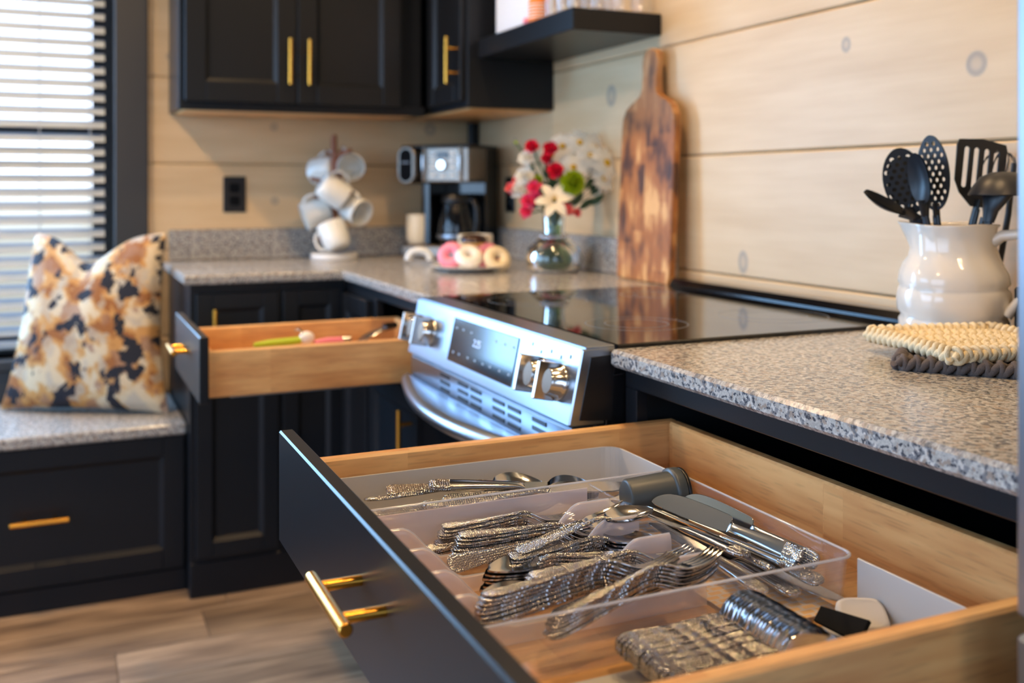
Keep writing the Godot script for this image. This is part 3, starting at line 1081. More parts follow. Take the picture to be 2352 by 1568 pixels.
func build_counter_things() -> void:
	var VR := Vector3(.9116, 0, .411)     # to the right and towards the viewer of this corner
	var VT := Vector3(-.411, 0, .9116)
	# mug tree
	var c := Vector3(.865, K, -3.395)
	var t := thing("mug_tree", c, "wooden mug tree with pegs on a white round base, on the back counter", "mug rack")
	obj("base", MB.new().at(Transform3D(Basis(), c)).lathe([Vector2(0, 0), Vector2(.076, 0), Vector2(.08, .003), Vector2(.08, .003), Vector2(.08, .018), Vector2(.077, .022), Vector2(0, .022)], 36), M.white_plastic, t)
	obj("post", MB.new().tube([c + Vector3(0, .02, 0), c + Vector3(.002, .2, 0), c + Vector3(-.002, .40, 0), c + Vector3(0, .425, 0)], [.012, .0115, .0105, .009], 12), M.peg_wood, t)
	var s := .001465
	# mugs: where (right, up), mouth direction in (right, up, near), handle direction, near offset
	var list := [
		[.046, .318, -.035, Vector3(.30, -.1, 1.0), Vector3(-.35, 1.0, 0), "white mug at the top right of the mug tree, its open mouth facing the room"],
		[-.038, .305, -.045, Vector3(-.9, -.15, -.5), Vector3(.5, 1.0, 0), "white mug at the top left of the mug tree, half hidden behind the post"],
		[.004, .235, .055, Vector3(.75, -.55, -.35), Vector3(-.1, 1.0, .1), "white mug in the middle of the mug tree with its base towards the room"],
		[.066, .172, .0, Vector3(.72, -.35, .6), Vector3(-.6, 1.0, -.2), "white mug at the right of the mug tree, below the middle, mouth right"],
		[-.060, .160, .01, Vector3(-.85, -.35, .3), Vector3(.7, .9, 0), "white mug low on the left of the mug tree, mouth to the left"],
		[.010, .082, .05, Vector3(-.38, .88, -.2), Vector3(-.9, .1, -.1), "lowest white mug on the mug tree, hanging upright just above the base"],
	]
	for q in list:
		var ctr: Vector3 = c + VR * q[0] + Vector3(0, q[1], 0) + VT * q[2]
		var f := func(d: Vector3) -> Vector3: return VR * d.x + Vector3(0, d.y, 0) + VT * d.z
		var b := axis_basis(f.call(q[3]), f.call(q[4]))
		mug(q[5], Transform3D(b, ctr - b.y * .046), M.white_glaze, .048, .092, "white mugs on the mug tree")
		var pg := (ctr + b.x * .05 - c)
		obj("peg", MB.new().tube([Vector3(c.x, ctr.y + .012, c.z), ctr + b.x * .058 + Vector3(0, .012, 0)], [.008, .006], 10), M.peg_wood, t)
	for q in [[.062, .372, .03], [-.07, .275, .05]]:
		obj("peg", MB.new().tube([c + Vector3(0, q[1] - .02, 0), c + VR * q[0] + Vector3(0, q[1], 0) + VT * q[2]], [.008, .0065], 10), M.peg_wood, t)

	# coffee machine in the corner, turned to the room
	var X := facing(-.88, Vector3(1.185, K, -3.275))
	t = thing("coffee_machine", X.origin, "black and silver coffee machine with pod brewer and carafe, in the corner of the counter", "coffee machine")
	obj("base", MB.new().at(X).box(Vector3(-.135, .004, -.22), Vector3(.135, .045, .0), .006).box(Vector3(-.11, 0, -.2), Vector3(-.08, .004, -.02)).box(Vector3(.08, 0, -.2), Vector3(.11, .004, -.02)), M.brewer_steel, t)
	obj("back_column", MB.new().at(X).box(Vector3(-.135, .046, -.22), Vector3(.135, .388, -.13), .008), M.black_gloss, t)
	obj("divider", MB.new().at(X).box(Vector3(-.055, .046, -.13), Vector3(-.03, .262, -.02), .004), M.black_gloss, t)
	var hd := obj("brew_head", MB.new().at(X).box(Vector3(-.055, .262, -.13), Vector3(.135, .384, .0), .006), M.brewer_steel, t)
	obj("top_lid", MB.new().at(X).box(Vector3(-.137, .380, -.222), Vector3(.137, .392, .002), .005), M.black_plastic, t)
	for q in [[-.052, .026], [.092, .026]]:
		var p := []
		for k in 9:
			p.append(Vector3(q[0] + q[1] * .5, lerpf(.266, .382, k / 8.0), .001 + .006 * sin(PI * k / 8.0)))
		obj("chrome_strip", MB.new().at(X).tube(p, Vector2(.013, .005), 10), M.chrome, hd)
	obj("screen", MB.new().at(X).box(Vector3(.008, .345, .0), Vector3(.055, .368, .0025), .001), M.black_gloss, hd)
	obj("dial", MB.new().at(X * Transform3D(Basis(Vector3.RIGHT, PI / 2), Vector3(.031, .322, 0))).lathe([Vector2(.018, 0), Vector2(.018, .009), Vector2(.015, .012), Vector2(.015, .012), Vector2(0, .012)], 24), M.chrome, hd)
	for q in [[-.008, .336], [.07, .336], [-.008, .314], [.07, .314], [-.008, .286], [.07, .286], [.031, .284], [-.008, .358], [.07, .358]]:
		obj("button", MB.new().at(X).box(Vector3(q[0] - .009, q[1] - .005, 0), Vector3(q[0] + .009, q[1] + .005, .004), .0018), M.white_plastic, hd)
	# pod brewer: an upright oval snout
	var oval := PackedVector2Array()
	var oval2 := PackedVector2Array()
	for k in 32:
		var g := TAU * k / 32
		var sy := .036 * signf(sin(g)) if absf(sin(g)) > .001 else 0.0
		oval.append(Vector2(-.098 + cos(g) * .036, .322 + sin(g) * .036 + sy * .8))
		oval2.append(Vector2(-.098 + cos(g) * .024, .322 + sin(g) * .024 + sy * .9))
	var pod := obj("pod_brewer", MB.new().at(X).prism(oval, -.13, .030, .004), M.brewer_steel, t)
	obj("pod_face", MB.new().at(X).prism(oval2, .029, .034, .001), M.matt_black, pod)
	obj("name_strip", MB.new().at(X).box(Vector3(-.114, .328, .034), Vector3(-.082, .334, .0345)), M.print_grey, pod)
	# carafe
	var cx := X * Vector3(.05, .046, -.062)
	var cf := thing("carafe", cx, "dark glass coffee carafe with black handle standing in the coffee machine", "carafe")
	obj("glass_body", MB.new().at(Transform3D(Basis(), cx)).lathe([Vector2(0, .0), Vector2(.055, .0), Vector2(.064, .008), Vector2(.068, .04), Vector2(.062, .09), Vector2(.05, .13), Vector2(.049, .15), Vector2(.046, .15), Vector2(.047, .13), Vector2(.059, .09), Vector2(.065, .04), Vector2(.061, .01), Vector2(0, .004)], 32), M.carafe_glass, cf)
	obj("lid", MB.new().at(Transform3D(Basis(), cx)).lathe([Vector2(0, .178), Vector2(.035, .178), Vector2(.05, .17), Vector2(.053, .15), Vector2(.05, .145), Vector2(0, .145)], 28), M.black_plastic, cf)
	obj("metal_band", MB.new().at(Transform3D(Basis(), cx)).lathe([Vector2(.0655, .022), Vector2(.069, .022), Vector2(.0695, .036), Vector2(.067, .036), Vector2(.0655, .022)], 32), M.brushed, cf)
	var hb := X.basis
	obj("handle", MB.new().tube([cx + hb * Vector3(.045, .150, .012), cx + hb * Vector3(.078, .158, .02), cx + hb * Vector3(.094, .13, .024), cx + hb * Vector3(.096, .08, .024), cx + hb * Vector3(.086, .035, .02), cx + hb * Vector3(.064, .03, .012)], Vector2(.011, .008), 10), M.black_plastic, cf)
	# cups at the machine
	mug("straight cream mug standing on the coffee machine drip tray", Transform3D(Basis(Vector3.UP, .45), X * Vector3(-.094, .0455, -.05)), M.cream_glaze, .044, .105)
	mug("low cream cup standing on the counter behind the plate of donuts", Transform3D(Basis(Vector3.UP, 3.7), Vector3(1.195, K + .0005, -2.93)), M.cream_glaze, .055, .098)
	var arch := []
	for k in 17:
		var g := PI * k / 16
		arch.append(Vector3(1.055, K + .002, -3.06) + VR * (cos(g) * .035) + Vector3(0, sin(g) * .03 + .012, 0))
	tag(obj("napkin_ring", MB.new().tube(arch, Vector2(.014, .012), 12), M.white_glaze), "small white arched ceramic piece standing on the counter before the coffee machine", "ornament")

	# plate of donuts
	var pc := Vector3(1.105, K, -2.757)
	var D := Transform3D(Basis(), pc)
	tag(obj("plate", MB.new().at(D).lathe([Vector2(0, .001), Vector2(.058, .0), Vector2(.062, .003), Vector2(.09, .008), Vector2(.113, .016), Vector2(.115, .0175), Vector2(.113, .0185), Vector2(.09, .0115), Vector2(.06, .007), Vector2(0, .006)], 48), M.white_glaze), "round white plate under the pile of donuts", "plate")
	var dn := [
		[-.052, .012, .046, Vector3(-.25, .35, .9), "pink_icing", "pink iced donut standing at the left edge of the plate"],
		[.0, .024, .044, Vector3(.12, .75, .65), "white_icing", "white iced donut leaning at the front of the plate"],
		[.052, -.012, .043, Vector3(.3, .35, .85), "pink_icing", "pink iced donut at the back right of the plate"],
		[.082, .02, .036, Vector3(.35, .5, .8), "cream_icing", "small pale glazed donut at the right edge of the plate"],
		[.02, -.055, .032, Vector3(0, 1, 0), "cream_icing", "plain golden donut lying at the back of the plate under the chocolate one"],
		[.012, -.028, .088, Vector3(.02, 1, .06), "chocolate", "chocolate iced donut lying on top of the pile"],
	]
	for q in dn:
		var o: Vector3 = pc + VR * q[0] + VT * q[1] + Vector3(0, q[2], 0)
		var ax: Vector3 = (VR * q[3].x + Vector3(0, q[3].y, 0) + VT * q[3].z).normalized()
		var b := axis_basis(ax, VR)
		var t2 := thing("donut", o, q[5], "donut", "donuts on the plate")
		var rows := []
		var ice := []
		for i in 28:
			var g := TAU * i / 28
			var row := []
			var ri := []
			var w := .0022 * sin(i * 2.3) + .0015 * sin(i * 5.1)
			for k in 12:
				var h := TAU * k / 12
				row.append(b * Vector3(cos(g) * (.0245 + cos(h) * .0155), sin(h) * .0145, sin(g) * (.0245 + cos(h) * .0155)))
			for k in 9:
				var h := lerpf(-.2, PI + .2, k / 8.0) + w * 20.0 * (1 if k == 0 else (-1 if k == 8 else 0))
				ri.append(b * Vector3(cos(g) * (.0245 + cos(h) * .0168), sin(h) * .0162, sin(g) * (.0245 + cos(h) * .0168)))
			rows.append(row)
			ice.append(ri)
		obj("dough", MB.new().at(Transform3D(Basis(), o)).grid(rows, true, true), M.dough, t2)
		obj("icing", MB.new().at(Transform3D(Basis(), o)).grid(ice, true, false), M[q[4]], t2)

	# vase of flowers
	var vc := Vector3(1.318, K, -2.625)
	var V := Transform3D(Basis(), vc)
	t = thing("vase", vc, "clear round glass vase with a narrow neck and a beaded collar, holding the bouquet", "vase")
	obj("glass_body", MB.new().at(V).lathe([Vector2(0, .0), Vector2(.066, .0), Vector2(.078, .012), Vector2(.084, .04), Vector2(.076, .068), Vector2(.05, .092), Vector2(.033, .105), Vector2(.030, .12), Vector2(.033, .165), Vector2(.035, .172), Vector2(.033, .172), Vector2(.028, .12), Vector2(.031, .106), Vector2(.048, .09), Vector2(.073, .067), Vector2(.081, .04), Vector2(.075, .014), Vector2(.064, .005), Vector2(0, .005)], 40), M.vase_glass, t)
	obj("water", MB.new().at(V).lathe([Vector2(0, .006), Vector2(.063, .006), Vector2(.074, .015), Vector2(.080, .04), Vector2(.072, .066), Vector2(.047, .0895), Vector2(.0305, .1055), Vector2(.0275, .12), Vector2(.029, .138), Vector2(.029, .138), Vector2(0, .138)], 36), M.vase_water, t)
	var beads := MB.new().at(V)
	for k in 20:
		var g := TAU * k / 20
		beads.ball(Vector3(cos(g) * .0385, .104, sin(g) * .0385), Vector3.ONE * .0045, 8, 6)
	obj("beaded_collar", beads, M.chrome, t)
	var u := .001258
	var put := func(du: float, dv: float, near: float) -> Vector3:   # offsets from the vase's foot, in a grid facing the room
		return vc + VR * (du * u) + Vector3(0, dv * u, 0) + VT * near
	var flowers := [
		["daisy", 42, 240, .05, 0.040, "white daisy with a yellow eye, left of centre in the bouquet"], ["daisy", 78, 255, .02, 0.043, "white daisy with a yellow eye at the top centre of the bouquet"],
		["daisy", 82, 268, .03, 0.040, "white daisy at the top right shoulder of the bouquet"], ["daisy", 118, 250, .05, 0.048, "large white daisy with a yellow eye at the right of the bouquet"],
		["daisy", 20, 290, -.02, 0.039, "white daisy at the very top left of the bouquet"], ["daisy", 60, 298, -.01, 0.040, "white daisy at the very top of the bouquet"], ["daisy", 95, 290, -.02, 0.040, "white daisy behind the top right of the bouquet"],
		["daisy", 112, 215, .04, 0.039, "white daisy lowest at the right of the bouquet"], ["daisy", -6, 268, .0, 0.032, "small white daisy near the red roses at the upper left"],
		["rose", -50, 285, .02, 0.024, "red rose bud at the upper left of the bouquet"], ["rose", -10, 280, .04, 0.024, "red rose bud left of the top daisies"], ["rose", 0, 230, .06, 0.026, "deep red rose at the centre left of the bouquet"], ["rose", -18, 258, .03, 0.018, "small red bud between the two upper red roses"],
		["mum", -62, 258, .02, 0.027, "small white blossom under the upper left red rose"], ["mum", -65, 215, .02, 0.033, "white blossom at the left of the bouquet"], ["mum", -80, 185, .03, 0.027, "small white blossom at the far left of the bouquet"],
		["coral", -98, 192, .03, 0.018, "coral bud at the far left tip of the bouquet"], ["coral", -84, 212, .0, 0.015, "little coral bud above the far left blossom"], ["coral", 24, 142, .07, 0.022, "coral bud under the lily at the vase mouth"], ["coral", 12, 150, .07, 0.016, "small coral bud tucked beside the lily"], ["coral", 48, 136, .05, 0.016, "coral bud at the right of the vase mouth"],
		["pink", -45, 190, .05, 0.027, "hot pink blossom at the left above the drooping spike"], ["pink", -58, 160, .055, 0.027, "hot pink spike drooping at the lower left, upper blossom"], ["pink", -62, 137, .06, 0.024, "hot pink spike drooping at the lower left, lowest blossom"], ["pink", -40, 165, .04, 0.022, "hot pink blossom between the spike and the lily"],
		["lily", -2, 165, .075, 0.052, "cream star-shaped lily at the front of the bouquet"],
		["lime", 38, 203, .06, 0.037, "round lime green chrysanthemum in the middle of the bouquet"], ["lime", -38, 212, .03, 0.015, "small lime green bud left of the bouquet's centre"], ["limebud", -88, 298, .0, .007, "tiny lone green bud sticking out at the upper left"],
	]
	rng.seed = 77
	for q in flowers:
		var p: Vector3 = put.call(q[1], q[2], q[3])
		var face: Vector3 = (VT * 1.0 + Vector3(0, .45, 0) + VR * (q[1] / 160.0)).normalized()
		flower(q[0], p, face, q[4], q[5], vc)
	for k in 26:
		var g := rng.randf_range(-1.0, 1.0)
		var p: Vector3 = put.call(20 + g * 85, rng.randf_range(150, 235), rng.randf_range(-.03, .035))
		var d := (p - vc - Vector3(0, .12, 0)).normalized()
		var w := d.cross(VT + Vector3(rng.randf() - .5, rng.randf() - .5, 0)).normalized() * .011
		var nn := d.cross(w).normalized() * .004
		var mb := MB.new()
		var rows := []
		for i in 5:
			var f := i / 4.0
			var hw := sin(PI * (.08 + .9 * f))
			var o := p + d * (f - .5) * .05
			rows.append([o - w * hw + nn * .6, o, o + w * hw + nn * .6])
		mb.grid(rows)
		mb.tube([vc + Vector3(0, .15, 0), p - d * .02], .0012, 5)
		tag(obj("leaf_sprig", mb, M.leaf), "dark green leaf sprig filling the bouquet between the flowers", "leaf", "leaf sprigs in the bouquet")

	# cutting board leaning on the right wall
	var bo := PackedVector2Array()
	var half := [[0, .122], [.006, .128], [.02, .131], [.25, .132], [.40, .131], [.43, .127], [.455, .112], [.470, .086], [.480, .058], [.490, .042], [.505, .036], [.54, .034], [.575, .037], [.595, .033], [.604, .022], [.608, .010]]
	for q in half:
		bo.append(Vector2(q[0], q[1]))
	for k in range(half.size() - 1, -1, -1):
		bo.append(Vector2(half[k][0], -half[k][1]))
	# local x runs up the board, y across, z out of the face
	var across := Vector3(.012, 0, -1).normalized()
	var along := Vector3(.045, 1.0, .0).normalized()
	across = (across - along * across.dot(along)).normalized()
	var bx := Transform3D(Basis(along, across, along.cross(across)), Vector3(1.388, K + .0012, -2.262))
	var brd := MeshInstance3D.new()
	brd.name = "cutting_board"
	brd.mesh = MB.new().prism(bo, -.022, .0, .003).mesh()
	brd.material_override = M.acacia
	brd.transform = bx
	add_child(brd)
	tag(brd, "tall brown wooden cutting board with a handle leaning against the right wall", "cutting board")

	# things on the floating shelf
	tag(obj("white_box", B(Vector3(1.222, 1.617, -2.83), Vector3(1.30, 1.86, -2.585), .003), M.paper_white), "plain white upright box on the floating shelf next to the wall cabinet", "box")
	t = thing("candle_jar", Vector3(1.225, 1.617, -2.535), "small jar with an orange striped label at the front of the shelf", "jar")
	var J := Transform3D(Basis(), t.position)
	obj("jar_body", MB.new().at(J).lathe([Vector2(0, 0), Vector2(.026, 0), Vector2(.029, .004), Vector2(.029, .058), Vector2(.026, .066), Vector2(.023, .068), Vector2(.023, .08), Vector2(0, .08)], 24), M.orange, t)
	for k in 5:
		obj("label_stripe", MB.new().at(J).lathe([Vector2(.0292, .012 + k * .009), Vector2(.0295, .0125 + k * .009), Vector2(.0295, .0145 + k * .009), Vector2(.0292, .015 + k * .009)], 24), M.white_plastic, t)
	tag(obj("pink_dish", MB.new().at(Transform3D(Basis(), Vector3(1.213, 1.617, -2.575))).lathe([Vector2(0, 0), Vector2(.014, 0), Vector2(.017, .008), Vector2(.014, .018), Vector2(0, .02)], 18), M.pink), "tiny pink round pot beside the orange jar on the shelf", "pot")
	var gl := [[1.235, -2.46], [1.232, -2.385], [1.225, -2.31], [1.29, -2.30], [1.355, -2.30], [1.415, -2.305], [1.30, -2.375], [1.37, -2.375]]
	for k in gl.size():
		var gx := Transform3D(Basis(), Vector3(gl[k][0], 1.6175, gl[k][1]))
		tag(obj("drinking_glass", MB.new().at(gx).lathe([Vector2(0, .0), Vector2(.026, .0), Vector2(.028, .003), Vector2(.030, .10), Vector2(.0315, .13), Vector2(.0295, .13), Vector2(.028, .1), Vector2(.026, .012), Vector2(0, .01)], 24), M.thin_glass), ["clear drinking glass right after the orange jar, along the shelf's long front edge", "second clear drinking glass along the shelf's long front edge from the orange jar", "clear drinking glass at the near outer corner of the floating shelf", "clear drinking glass next inward from the corner one on the shelf's short near edge", "clear drinking glass on the shelf's short near edge, second from the wall", "clear drinking glass on the shelf's short near edge, nearest the wall", "clear drinking glass in the back row of the shelf, towards the front edge", "clear drinking glass in the back row of the shelf, towards the wall"][k], "glass", "drinking glasses on the floating shelf")


func flower(kind: String, p: Vector3, face: Vector3, r: float, label: String, vc: Vector3) -> void:
	var t := thing({"daisy": "daisy", "rose": "rose", "mum": "blossom", "coral": "flower_bud", "pink": "pink_blossom", "lily": "lily", "lime": "chrysanthemum", "limebud": "flower_bud"}[kind], p, label, "flower", "flowers in the vase")
	var b := axis_basis(face, Vector3(rng.randf() - .5, rng.randf() - .5, rng.randf() - .5))
	var F := Transform3D(b, p)
	obj("stem", MB.new().tube([p - face * r * .15, p.lerp(vc + Vector3(0, .2, 0), .5) - face * .02, vc + Vector3((p.x - vc.x) * .12, .16, (p.z - vc.z) * .12), vc + Vector3(-(p.x - vc.x) * .35, .02, -(p.z - vc.z) * .35)], .0026, 6), M.stem, t)
	var mb := MB.new().at(F)
	if kind == "daisy" or kind == "lily":
		var layers := 2 if kind == "daisy" else 1
		for l in layers:
			var n := 15 if kind == "daisy" else 6
			for k in n:
				var g := TAU * (k + .5 * l) / n + rng.randf_range(-.08, .08)
				var dir := Vector3(cos(g), 0, sin(g))
				var w := Vector3(-sin(g), 0, cos(g)) * (r * .115 if kind == "daisy" else r * .27)
				var rows := []
				var lift := .25 * l + rng.randf_range(-.1, .12)
				for i in 6:
					var f := i / 5.0
					var hw := sin(PI * clampf(.12 + .8 * f, 0, 1)) if kind == "lily" else minf(1.0, .45 + f) * sqrt(maxf(0.0, 1.0 - pow(f, 6.0)) + .02)
					var o := dir * r * (.12 + .95 * f) + Vector3(0, r * (lift * f - (.5 if kind == "lily" else .25) * f * f + (.6 * f if kind == "lily" else 0.0)), 0)
					rows.append([o - w * hw + Vector3(0, .002, 0), o, o + w * hw + Vector3(0, .002, 0)])
				mb.grid(rows)
		obj("petals", mb, M.petal_white if kind == "daisy" else M.petal_cream, t)
		if kind == "daisy":
			obj("eye", MB.new().at(F).ball(Vector3(0, .002, 0), Vector3(r * .24, r * .14, r * .24), 12, 6), M.flower_eye, t)
		else:
			var sm := MB.new().at(F)
			for k in 5:
				var g := TAU * k / 5
				sm.tube([Vector3.ZERO, Vector3(cos(g) * r * .12, r * .5, sin(g) * r * .12)], .001, 5)
				sm.ball(Vector3(cos(g) * r * .12, r * .5, sin(g) * r * .12), Vector3(.002, .0015, .004), 6, 4)
			obj("stamens", sm, M.flower_eye, t)
	else:
		# layered cup of petals
		var n := {"rose": 14, "mum": 26, "coral": 10, "pink": 18, "lime": 60, "limebud": 8}[kind] as int
		for k in n:
			var f := (k + .5) / n
			var g := k * 2.39996
			var tilt := lerpf(.15, 1.5, f) if kind != "lime" else lerpf(.1, 1.9, f)
			var dir := Vector3(cos(g) * sin(tilt), cos(tilt), sin(g) * sin(tilt))
			var w := Vector3(-sin(g), 0, cos(g)) * r * (.5 if kind in ["rose", "coral"] else .26)
			var rows := []
			for i in 4:
				var q := i / 3.0
				var hw := sin(PI * (.15 + .65 * q))
				var o := dir * r * (.15 + .85 * q) + Vector3(0, r * .12 * q * q, 0)
				var cup := dir.cross(w).normalized() * r * -.12
				rows.append([o - w * hw + cup, o, o + w * hw + cup])
			mb.grid(rows)
		mb.ball(Vector3.ZERO, Vector3.ONE * r * .5, 10, 6)
		obj("petals", mb, M[{"rose": "petal_red", "mum": "petal_white", "coral": "petal_coral", "pink": "petal_pink", "lime": "petal_lime", "limebud": "petal_lime"}[kind]], t)


# ---------------------------------------------------------------- jug with utensils, potholders
func build_jug() -> void:
	var VR := Vector3(.9116, 0, .411)
	var VT := Vector3(-.411, 0, .9116)
	var c := Vector3(1.335, K + .0005, -1.208)
	var t := thing("jug", c, "cream glazed ceramic pitcher with soft bands holding black utensils", "pitcher")
	t.rotation.y = -1.12
	t.scale = Vector3(.955, 1.0, .955)
	var prof := [Vector2(0, 0), Vector2(.078, 0), Vector2(.084, .004), Vector2(.0865, .02), Vector2(.0875, .03), Vector2(.0835, .037), Vector2(.089, .045), Vector2(.0905, .065), Vector2(.0895, .078), Vector2(.0850, .084), Vector2(.0890, .09), Vector2(.087, .105), Vector2(.080, .12), Vector2(.072, .131), Vector2(.0675, .145), Vector2(.067, .165), Vector2(.0695, .18), Vector2(.0715, .184), Vector2(.070, .186), Vector2(.0655, .18), Vector2(.063, .165), Vector2(.0635, .145), Vector2(.068, .13), Vector2(.082, .105), Vector2(.0855, .07), Vector2(.082, .03), Vector2(.076, .007), Vector2(0, .006)]
	var rows := []
	var wob := noise(91, 9.0, 2)
	for q in prof:
		var row := []
		for k in 48:
			var g := TAU * k / 48
			var spout: float = smoothstep(.14, .184, q.y) * .022 * exp(-pow(wrapf(g - PI, -PI, PI) / .38, 2.0))
			var rr: float = q.x + spout + wob.get_noise_3d(cos(g), q.y * 9.0, sin(g)) * .0035 * minf(1.0, q.x / .05)
			row.append(Vector3(cos(g) * rr, q.y + spout * .12 * smoothstep(.15, .18, q.y) + .0012 * sin(g * 3.0) * smoothstep(.02, .05, q.y), sin(g) * rr))
		rows.append(row)
	var bm := MeshInstance3D.new()
	bm.name = "body"
	bm.mesh = MB.new().grid(rows, false, true, 1, 1, true).mesh()
	bm.material_override = M.jug_glaze
	t.add_child(bm)
	var hm := MeshInstance3D.new()
	hm.name = "handle"
	hm.mesh = MB.new().tube([Vector3(.064, .158, 0), Vector3(.078, .168, 0), Vector3(.106, .172, 0), Vector3(.128, .160, 0), Vector3(.137, .138, 0), Vector3(.133, .11, 0), Vector3(.113, .08, .004), Vector3(.097, .056, .008), Vector3(.087, .042, .012)], [Vector2(.013, .01), Vector2(.012, .009), Vector2(.0115, .008), Vector2(.011, .0075), Vector2(.0105, .007), Vector2(.0105, .007), Vector2(.011, .007), Vector2(.012, .008), Vector2(.013, .009)], 12).mesh()
	hm.material_override = M.jug_glaze
	t.add_child(hm)

	# utensils: frame whose x is right and z near, origin on the jug's foot
	var J := Transform3D(Basis(VR, Vector3.UP, VT), c)
	utensil(J, "solid_spoon", "black nylon spoon leaning far out to the left over the jug's lip", Vector3(.03, .03, .0), Vector3(-.058, .194, .004), Vector3(-.150, .238, .012), Vector3(.15, .85, .5), "spoon", .019, .080)
	utensil(J, "skimmer", "black perforated skimmer at the left of the jug", Vector3(.02, .02, -.01), Vector3(-.066, .20, .0), Vector3(-.089, .308, -.004), Vector3(-.35, .0, .95), "skimmer", .034, .110)
	utensil(J, "slotted_spoon", "black utensil head half hidden behind the left skimmer", Vector3(.03, .02, -.03), Vector3(-.06, .20, -.03), Vector3(-.070, .298, -.035), Vector3(.2, 0, 1), "paddle", .032, .085)
	utensil(J, "tilted_spoon", "blue-grey sheened spoon seen from the side between two skimmers", Vector3(-.02, .02, .02), Vector3(-.058, .20, .03), Vector3(-.077, .300, .035), Vector3(-.97, 0, .22), "spoon", .026, .085)
	utensil(J, "pointed_skimmer", "perforated skimmer with a pointed tip standing highest in the jug", Vector3(-.02, .02, .03), Vector3(-.038, .20, .025), Vector3(-.047, .325, .02), Vector3(-.86, .0, .5), "skimmer", .030, .118)
	utensil(J, "turner", "black slotted turner at the right of the jug", Vector3(.0, .02, -.02), Vector3(.038, .21, .0), Vector3(.052, .322, -.005), Vector3(.12, 0, 1), "turner", .044, .110)
	utensil(J, "ladle", "black ladle with its bowl turned over at the front right of the jug", Vector3(.01, .02, .03), Vector3(.034, .19, .05), Vector3(.055, .240, .056), Vector3(0, 1, 0), "ladle", .050, .03)
	utensil(J, "whisk", "black wire whisk standing behind the ladle", Vector3(.02, .02, -.03), Vector3(.06, .195, -.02), Vector3(.098, .305, -.03), Vector3(0, 0, 1), "whisk", .028, .10)
	tag(obj("utensil_handle", MB.new().tube([J * Vector3(.06, .03, 0), J * Vector3(.1, .2, -.02), J * Vector3(.112, .285, -.025)], [.005, .005, .004], 8), M.nylon), "thin black utensil handle at the right edge beside the refrigerator", "utensil")
	tag(obj("stone_block", B(Vector3(1.365, K, -1.12), Vector3(WX - .003, K + .09, -1.02), .004), M.cabinet_dark), "dark block on the counter half hidden behind the pitcher's handle", "block")

	# crocheted potholders
	potholder("potholder", Vector3(1.172, K, -1.012), -.877, .100, .016, M.yarn_brown, "dark grey-brown crocheted potholder lying underneath on the counter", 0.0, 12)
	potholder("potholder", Vector3(1.190, K + .018, -1.040), -.24, .104, .015, M.yarn_cream, "cream crocheted potholder lying on top of the brown one before the jug", .004, 15)


